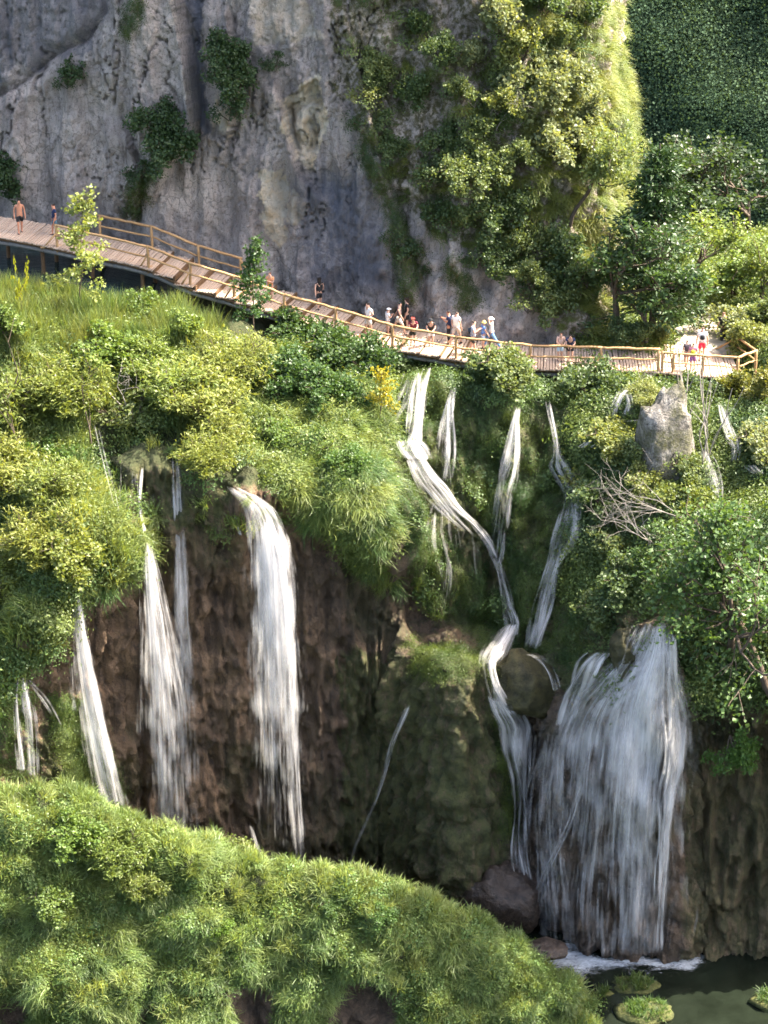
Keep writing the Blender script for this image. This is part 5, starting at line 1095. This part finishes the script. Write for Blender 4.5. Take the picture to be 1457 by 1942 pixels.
# bushes on the mound
for u, v, key, h, tint, lab in (
 (215, 1640, 'willow1', 2.6, (1.5, 1.5, .85), 'feathery bush on the left crown of the mound'), (150, 1600, 'round0', 1.7, (1.2, 1.4, .7), 'green bush near the falls end of the mound'),
 (100, 1720, 'round1', 1.5, (1.3, 1.4, .9), 'leafy clump left of the feathery bush on the mound'), (280, 1690, 'willow2', 1.7, (1.5, 1.4, .8), 'low feathery bush right of the mound crown'),
 (420, 1770, 'round2', .9, (1.3, 1.6, .6), 'bright broad-leaved clump in the middle of the mound'), (730, 1740, 'round0', .9, (.8, 1.1, .7), 'dark leafy clump on the upper slope of the mound'),
 (630, 1720, 'round1', .8, (.8, 1.05, .7), 'dark leafy clump near the ridge of the mound'), (445, 1612, 'sparse0', 1.2, (1.5, 1.4, .9), 'spindly weed standing on the ridge of the mound')):
    shrub(mound, u, v, key, h, tint, lab, 'bushes on the mound', 'bush', .1, 1.25, 'bush', (0.05, 0))
# bare trees and dead branches
def bare(key, **kw):
    r = np.random.default_rng(kw['seed']); segs, tips = [], []
    for k in range(kw.get('stems', 1)):
        d = np.array([*(r.normal(size=2)*kw.get('splay', .2)), 1.0])+np.array(kw.get('dir', (0, 0, 0))); d /= np.linalg.norm(d)
        grow(r, r.normal(size=3)*np.array([.25, .2, 0])*(k > 0), d, kw['L'], kw['rad'], kw.get('depth', 2), segs, tips, kw.get('spread', .5), kw.get('up', .3), (1, 3), kw.get('bend', .2))
    parts = [MB(), MB()]
    for i, (p, q) in enumerate(segs): parts[0 if q[0] >= kw['rad']*.9 else 1].tube(p, q, 5, False)
    return parts
def put_bare(name, label, cat, p, mat='twig', **kw):
    e = ob(name, None, None, label, cat, kw.pop('group', None), loc=p); a = bare('', **kw)
    ob('stem', a[0].me('stem', M[mat], True), e); ob('twigs', a[1].me('twigs', M[mat], True), e)
for u, v, Y, kw, lab in (
 (5, 800, 3.4, dict(seed=1, L=2.4, rad=.05, depth=2, spread=.7, stems=1, dir=(.25, 0, 0)), 'bare brown twig tree leaning from the left edge'),
 (60, 940, 2.2, dict(seed=4, L=3.0, rad=.035, depth=1, spread=.3, stems=1), 'tall bare thin stem near the left edge'),
 (175, 850, 3.0, dict(seed=6, L=1.8, rad=.045, depth=2, spread=.6, dir=(-.6, 0, .2)), 'bare arching branch over the thin water threads')):
    put_bare('bare_sapling', lab, 'bare tree', px(u, v, Y), 'bark', **kw)
put_plant('sapling', 'sapling1', px(45, 640, 9.0), 4.2, (3.0, 2.4, .4), 'thin stem topped by bright yellow leaves at the left edge', 'sapling', None, 2.2, (0, .04), .22)
for u, v, Y, kw, lab in (
 (1308, 850, 6.0, dict(seed=12, L=2.6, rad=.05, depth=1, spread=.25, stems=2, splay=.12), 'bare straight stems rising behind the pale rock pinnacle'),
 (1345, 900, 5.0, dict(seed=15, L=3.2, rad=.04, depth=1, spread=.2, stems=3, splay=.14), 'three thin bare stems under the right platform'),
 (1335, 940, 4.2, dict(seed=17, L=2.4, rad=.06, depth=2, spread=.5, stems=1, dir=(-.3, 0, 0)), 'crooked bare trunk beside the thin shaded stream')):
    put_bare('dead_sapling', lab, 'bare tree', px(u, v, Y), 'twig', **kw)
for u, v, Y, kw, lab in (
 (1290, 985, 1.2, dict(seed=21, L=2.0, rad=.026, depth=3, spread=.6, stems=5, splay=.6, dir=(-1.4, -.3, -.4), up=-.1), 'tangle of pale dead branches below the rock pinnacle'),
 (1240, 1030, .6, dict(seed=25, L=1.7, rad=.024, depth=3, spread=.65, stems=4, splay=.7, dir=(-1.0, -.2, -.6), up=-.1), 'lower tangle of dead twigs right of the crooked stream'),
 (1180, 760, 9.2, dict(seed=28, L=1.2, rad=.03, depth=2, spread=.7, stems=1, dir=(.8, 0, .2)), 'bare twig above the little bright cascade'),
 (240, 770, 4.6, dict(seed=29, L=1.1, rad=.03, depth=3, spread=.9, stems=2, splay=.8), 'bare twiggy tangle at the edge of the dark notch'),
 (940, 250, 17.0, dict(seed=33, L=1.3, rad=.035, depth=3, spread=.8, stems=3, splay=.6), 'bare brown twigs in the middle of the cliff buttress')):
    if Y > 16: Y = float(cl.ray(u, v))-.4
    put_bare('dead_branches', lab, 'branches', px(u, v, Y), 'twig', **kw)

# ------------------------------------------------------------ people
SKIN = mat_flat('skin', (.52, .30, .21), .6); TAN = mat_flat('tanned_skin', (.50, .22, .13), .6)
CM = {}
def cloth(c):
    if c not in CM: CM[c] = mat_flat('cloth_%d' % len(CM), c)
    return CM[c]
PENDING = []
def skin_obj(name, parent, verts, edges, radii, mat, root=0, sub=1):
    me = bpy.data.meshes.new(name); me.from_pydata([tuple(v) for v in verts], edges, []); me.materials.append(mat)
    o = ob(name, me, parent); m = o.modifiers.new('skin', 'SKIN'); m.use_smooth_shade = True
    if not me.skin_vertices: me.skin_vertices.new()
    for i, r in enumerate(radii):
        sv = me.skin_vertices[0].data[i]; sv.radius = r if isinstance(r, tuple) else (r, r); sv.use_root = (i == root); sv.use_loose = False
    s = o.modifiers.new('sub', 'SUBSURF'); s.levels = s.render_levels = sub; PENDING.append(o); return o
def person(label, foot, H, yaw, shirt=None, sleeve=True, bottom='shorts', bcol=(.1, .1, .1), hair=(.03, .02, .015), longhair=False, hat=None, arms='down', stride=.0, lean=0.0, bag=None, shoes=(.05, .05, .05), skin=SKIN, cape=0, pack=None, headturn=0.0):
    k = H; e = ob('person', None, None, label, 'person', 'people on the boardwalk', loc=foot); e.rotation_euler[2] = yaw
    L = lean  # local +Y is the way the figure faces
    hip = np.array([0, 0, .52*k]); rot = lambda p, a: np.array([p[0], p[1]*math.cos(a)+p[2]*math.sin(a), -p[1]*math.sin(a)+p[2]*math.cos(a)])
    up = lambda p: hip+rot(np.array(p)*k, L)
    waist, chest, neck, head, crown = up((0, .01, .10)), up((0, .012, .21)), up((0, .01, .315)), up((0, .025, .375)), up((0, .03, .435))
    V = [hip, waist, chest, neck, head, crown]; E = [(0, 1), (1, 2), (2, 3), (3, 4), (4, 5)]
    R = [(.088*k, .066*k), (.078*k, .058*k), (.092*k, .064*k), (.036*k, .038*k), (.060*k, .068*k), (.046*k, .050*k)]
    AR = {}
    for s in (-1, 1):
        sh = up((s*.105, .0, .285))
        if arms == 'rail': el, wr = up((s*.14, .10, .17)), up((s*.07, .23, .15))
        elif arms == 'phone': el, wr = up((s*.125, .05, .13)), up((s*.04, .17, .20))
        elif arms == 'swing': el, wr = up((s*.14, s*.06, .14)), up((s*.145, s*.13, .02))
        elif arms == 'head': el, wr = up((s*.17, .06, .30)), up((s*.08, .08, .40))
        elif arms == 'hips': el, wr = up((s*.20, -.04, .15)), up((s*.11, .05, .08))
        else: el, wr = up((s*.145, -.015, .13)), up((s*.15, .04, -.02))
        hd = wr+(wr-el)/np.linalg.norm(wr-el)*.055*k
        b = len(V); V += [sh, el, wr, hd]; E += [(2, b), (b, b+1), (b+1, b+2), (b+2, b+3)]; R += [.036*k, .024*k, .019*k, (.022*k, .014*k)]; AR[s] = (sh, el, wr, hd)
        # four fingers and a thumb
        dv = (hd-wr)/np.linalg.norm(hd-wr); sd = np.array([0, 0, 1.0]) if abs(dv[2]) < .7 else np.array([0, 1.0, 0]); sd = sd-dv*np.dot(sd, dv); sd /= np.linalg.norm(sd)
        for f, (o_, ln) in enumerate(((-.011, .030), (-.004, .038), (.004, .036), (.011, .028))):
            V += [hd+sd*o_*k+dv*.012*k, hd+sd*o_*1.3*k+dv*(ln+.012)*k-np.array([0, 0, .008*k])]; c = len(V); E += [(b+3, c-2), (c-2, c-1)]; R += [.0055*k, .0045*k]
        V += [wr+sd*.020*k+dv*.022*k, wr+sd*.030*k+dv*.045*k]; c = len(V); E += [(b+2, c-2), (c-2, c-1)]; R += [.006*k, .005*k]
    LG = {}
    for s in (-1, 1):
        hp = np.array([s*.05*k, 0, .485*k]); st = s*stride
        kn = np.array([s*.055*k, st*.16*k+.012*k, (.275+.01*abs(stride))*k]); an = np.array([s*.055*k, st*.24*k-(.05*k if st < 0 else 0)*stride, .045*k]); to = an+np.array([0, .085*k, -.030*k])
        b = len(V); V += [hp, kn, an, to]; E += [(0, b), (b, b+1), (b+1, b+2), (b+2, b+3)]; R += [.056*k, .038*k, .024*k, (.024*k, .016*k)]; LG[s] = (hp, kn, an, to)
    # nose and ears keep the head readable
    V += [head+np.array([0, .058*k, -.004*k])]; E += [(4, len(V)-1)]; R += [.010*k]
    skin_obj('body', e, V, E, R, skin)
    if shirt is not None:
        v = [waist-rot(np.array([0, 0, .075*k]), L), waist, chest, chest+(neck-chest)*.72]; ed = [(0, 1), (1, 2), (2, 3)]; r = [(.098*k, .076*k), (.092*k, .070*k), (.104*k, .076*k), (.052*k, .048*k)]
        for s in (-1, 1):
            sh, el, wr, hd = AR[s]; a = len(v); v += [sh, sh+(el-sh)*(.62 if sleeve else .08)]; ed += [(2, a), (a, a+1)]; r += [.047*k if sleeve else .040*k, .036*k if sleeve else .03*k]
        skin_obj('shirt', e, v, ed, r, cloth(shirt), 1)
    v = [hip+np.array([0, 0, .045*k]), hip]; ed = [(0, 1)]; r = [(.094*k, .074*k), (.100*k, .080*k)]
    if bottom == 'skirt':
        v.append(np.array([0, 0, .30*k])); ed.append((1, 2)); r.append((.125*k, .115*k))
    else:
        for s in (-1, 1):
            hp, kn, an, to = LG[s]; a = len(v); v += [hp+np.array([s*.006*k, 0, 0]), kn+(hp-kn)*(.18 if bottom == 'shorts' else .0)]; ed += [(1, a), (a, a+1)]; r += [.068*k, .056*k if bottom == 'shorts' else .046*k]
            if bottom == 'trousers': v.append(an+np.array([0, 0, .03*k])); ed.append((a+1, a+2)); r.append(.036*k)
    skin_obj(bottom, e, v, ed, r, cloth(bcol), 1)
    for s in (-1, 1):
        hp, kn, an, to = LG[s]; skin_obj('shoe', e, [an-np.array([0, .03*k, .018*k]), an+np.array([0, .03*k, -.024*k]), to], [(0, 1), (1, 2)], [(.027*k, .024*k), (.028*k, .02*k), (.026*k, .015*k)], cloth(shoes), 0)
    if hair is not None:
        v = [head+rot(np.array([0, -.012*k, .012*k]), L), crown+rot(np.array([0, -.012*k, .004*k]), L)]; ed = [(0, 1)]; r = [(.066*k, .064*k), (.052*k, .056*k)]
        if longhair: v += [neck+rot(np.array([0, -.045*k, .0]), L), chest+rot(np.array([0, -.075*k, .03*k]), L)]; ed += [(0, 2), (2, 3)]; r += [(.050*k, .028*k), (.040*k, .018*k)]
        skin_obj('hair', e, v, ed, r, cloth(hair), 0)
    if hat:
        mb = MB(); c = crown+np.array([0, 0, -.012*k]); mb.tube([c, c+np.array([0, 0, .02*k]), c+np.array([0, 0, .05*k])], [.070*k, .066*k, .042*k], 10)
        if hat[1] == 'brim': mb.tube([c-np.array([0, 0, .012*k]), c+np.array([0, 0, .004*k])], [.105*k, .075*k], 14)
        else: mb.box(c+np.array([0, .075*k, .002*k]), (.042*k, 0, 0), (0, .035*k, 0), (0, 0, .006*k))
        ob('hat', mb.me('hat', cloth(hat[0]), True), e)
    if pack: skin_obj('backpack', e, [chest+rot(np.array([0, -.105*k, .03*k]), L), waist+rot(np.array([0, -.105*k, -.01*k]), L)], [(0, 1)], [(.072*k, .045*k), (.078*k, .055*k)], cloth(pack), 0, 2)
    if bag: skin_obj('bag', e, [hip+np.array([.12*k, -.02*k, .07*k]), hip+np.array([.125*k, -.02*k, -.02*k])], [(0, 1)], [(.035*k, .06*k), (.04*k, .065*k)], cloth(bag), 0, 2)
    return e
WHT, BLK, NVY = (.72, .70, .68), (.018, .018, .02), (.025, .035, .085)
TO, AW, LF, RT = math.pi, 0.0, math.pi/2, -math.pi/2          # facing: camera, away, left, right
ds = deck_solve
person('shirtless sunburnt man in black shorts walking at the left edge', ds(38, 442), 1.84, TO+.25, None, bcol=BLK, hair=None, stride=.4, skin=TAN, arms='down')
person('man in navy t-shirt at the start of the upper railing', ds(104, 446), 1.76, LF+.3, NVY, bcol=(.07, .12, .15), hair=(.05, .03, .02), skin=TAN, stride=.3)
person('person in an orange top half hidden by the dark sapling', ds(513, 572), 1.62, TO-.5, (.62, .27, .13), bcol=(.30, .12, .08), arms='phone', hair=(.12, .05, .03))
person('long-haired woman in black with a bag walking alone on the steps', ds(606, 584), 1.68, AW+.25, BLK, False, 'shorts', BLK, (.02, .015, .012), True, bag=BLK, stride=.45, arms='swing')
person('man in white t-shirt and pale shorts with a strap across his back', ds(699, 637), 1.82, LF+.5, WHT, bcol=(.50, .47, .43), stride=.3, arms='hips', pack=(.12, .11, .11))
person('child in white cap and white top at the railing post', ds(735, 634), 1.42, RT+.4, WHT, bcol=(.42, .38, .32), hat=(WHT, 'cap'), arms='phone')
person('walker with pale bag and dark vest behind the white-capped child', ds(757, 632), 1.74, RT-.2, (.10, .07, .07), False, bcol=(.50, .45, .40), stride=.8, bag=(.62, .56, .44), arms='swing', hair=(.02, .02, .02))
person('long-haired person in black t-shirt behind the railing group', ds(772, 625), 1.74, LF, BLK, bcol=BLK, longhair=True)
person('red-haired woman in maroon top leaning on the railing', ds(784, 654), 1.58, TO+.1, (.13, .02, .03), bcol=(.02, .025, .02), hair=(.22, .04, .03), longhair=True, arms='rail', lean=.22)
person('man in black cap and t-shirt with white shorts leaning on the railing', ds(817, 656), 1.62, TO-.1, BLK, bcol=WHT, hat=(BLK, 'cap'), arms='rail', lean=.32)
person('man in dark navy clothes behind the person in the cream shirt', ds(850, 650), 1.76, LF-.2, (.02, .025, .06), bcol=BLK, arms='phone', skin=TAN, bottom='trousers')
person('person in long cream shirt and beige shorts seen from behind', ds(866, 654), 1.80, AW-.6, (.78, .70, .60), bcol=(.48, .38, .30), stride=.7, hair=(.06, .04, .03))
person('man with dark backpack and grey t-shirt looking at his phone', ds(897, 671), 1.84, RT-.1, (.32, .35, .42), bcol=(.05, .045, .04), arms='phone', pack=(.04, .05, .06), stride=.3)
person('girl in blue top and yellow hat beside the woman in the sun hat', ds(916, 662), 1.50, RT+.2, (.13, .24, .52), bcol=(.42, .50, .60), hat=((.70, .50, .16), 'brim'), hair=(.35, .2, .08), arms='swing')
person('woman in white sun hat, white t-shirt and blue jeans striding', ds(932, 661), 1.70, LF-.1, WHT, bottom='trousers', bcol=(.13, .24, .42), hat=(WHT, 'brim'), stride=.9, arms='head', shoes=WHT)
person('woman in pale top and light blue shorts leaning on the railing', ds(1062, 684), 1.58, TO+.15, (.62, .42, .33), False, 'shorts', (.45, .60, .68), (.16, .07, .04), arms='rail', lean=.15)
person('man in navy t-shirt bent over the railing beside the woman in light shorts', ds(1082, 684), 1.62, TO-.15, NVY, bcol=BLK, arms='rail', lean=.42)
person('boy in dark t-shirt on the right platform', ds(1301, 694), 1.42, AW+.2, (.06, .05, .06), bcol=(.25, .16, .16), hair=(.06, .03, .02), stride=.3)
person('child with yellow and pink bag and purple shorts on the right platform', ds(1314, 704), 1.50, AW-.15, (.42, .16, .22), bcol=(.25, .10, .28), pack=(.55, .50, .03), hair=(.12, .05, .03), stride=.3)
person('man in white t-shirt with black backpack and red shorts', ds(1329, 682), 1.80, AW-.1, WHT, bcol=(.62, .03, .06), pack=BLK, stride=.4, hair=(.12, .08, .06))
person('walker all in black going up the stone path', bank.at(1373, 646)[0], 1.84, AW+.2, BLK, bottom='trousers', bcol=(.03, .03, .035), hair=(.16, .09, .06), stride=.4, bag=None)
dg = bpy.context.evaluated_depsgraph_get()
for o in PENDING:
    me = bpy.data.meshes.new_from_object(o.evaluated_get(dg)); o.modifiers.clear(); o.data = me; me.name = o.name
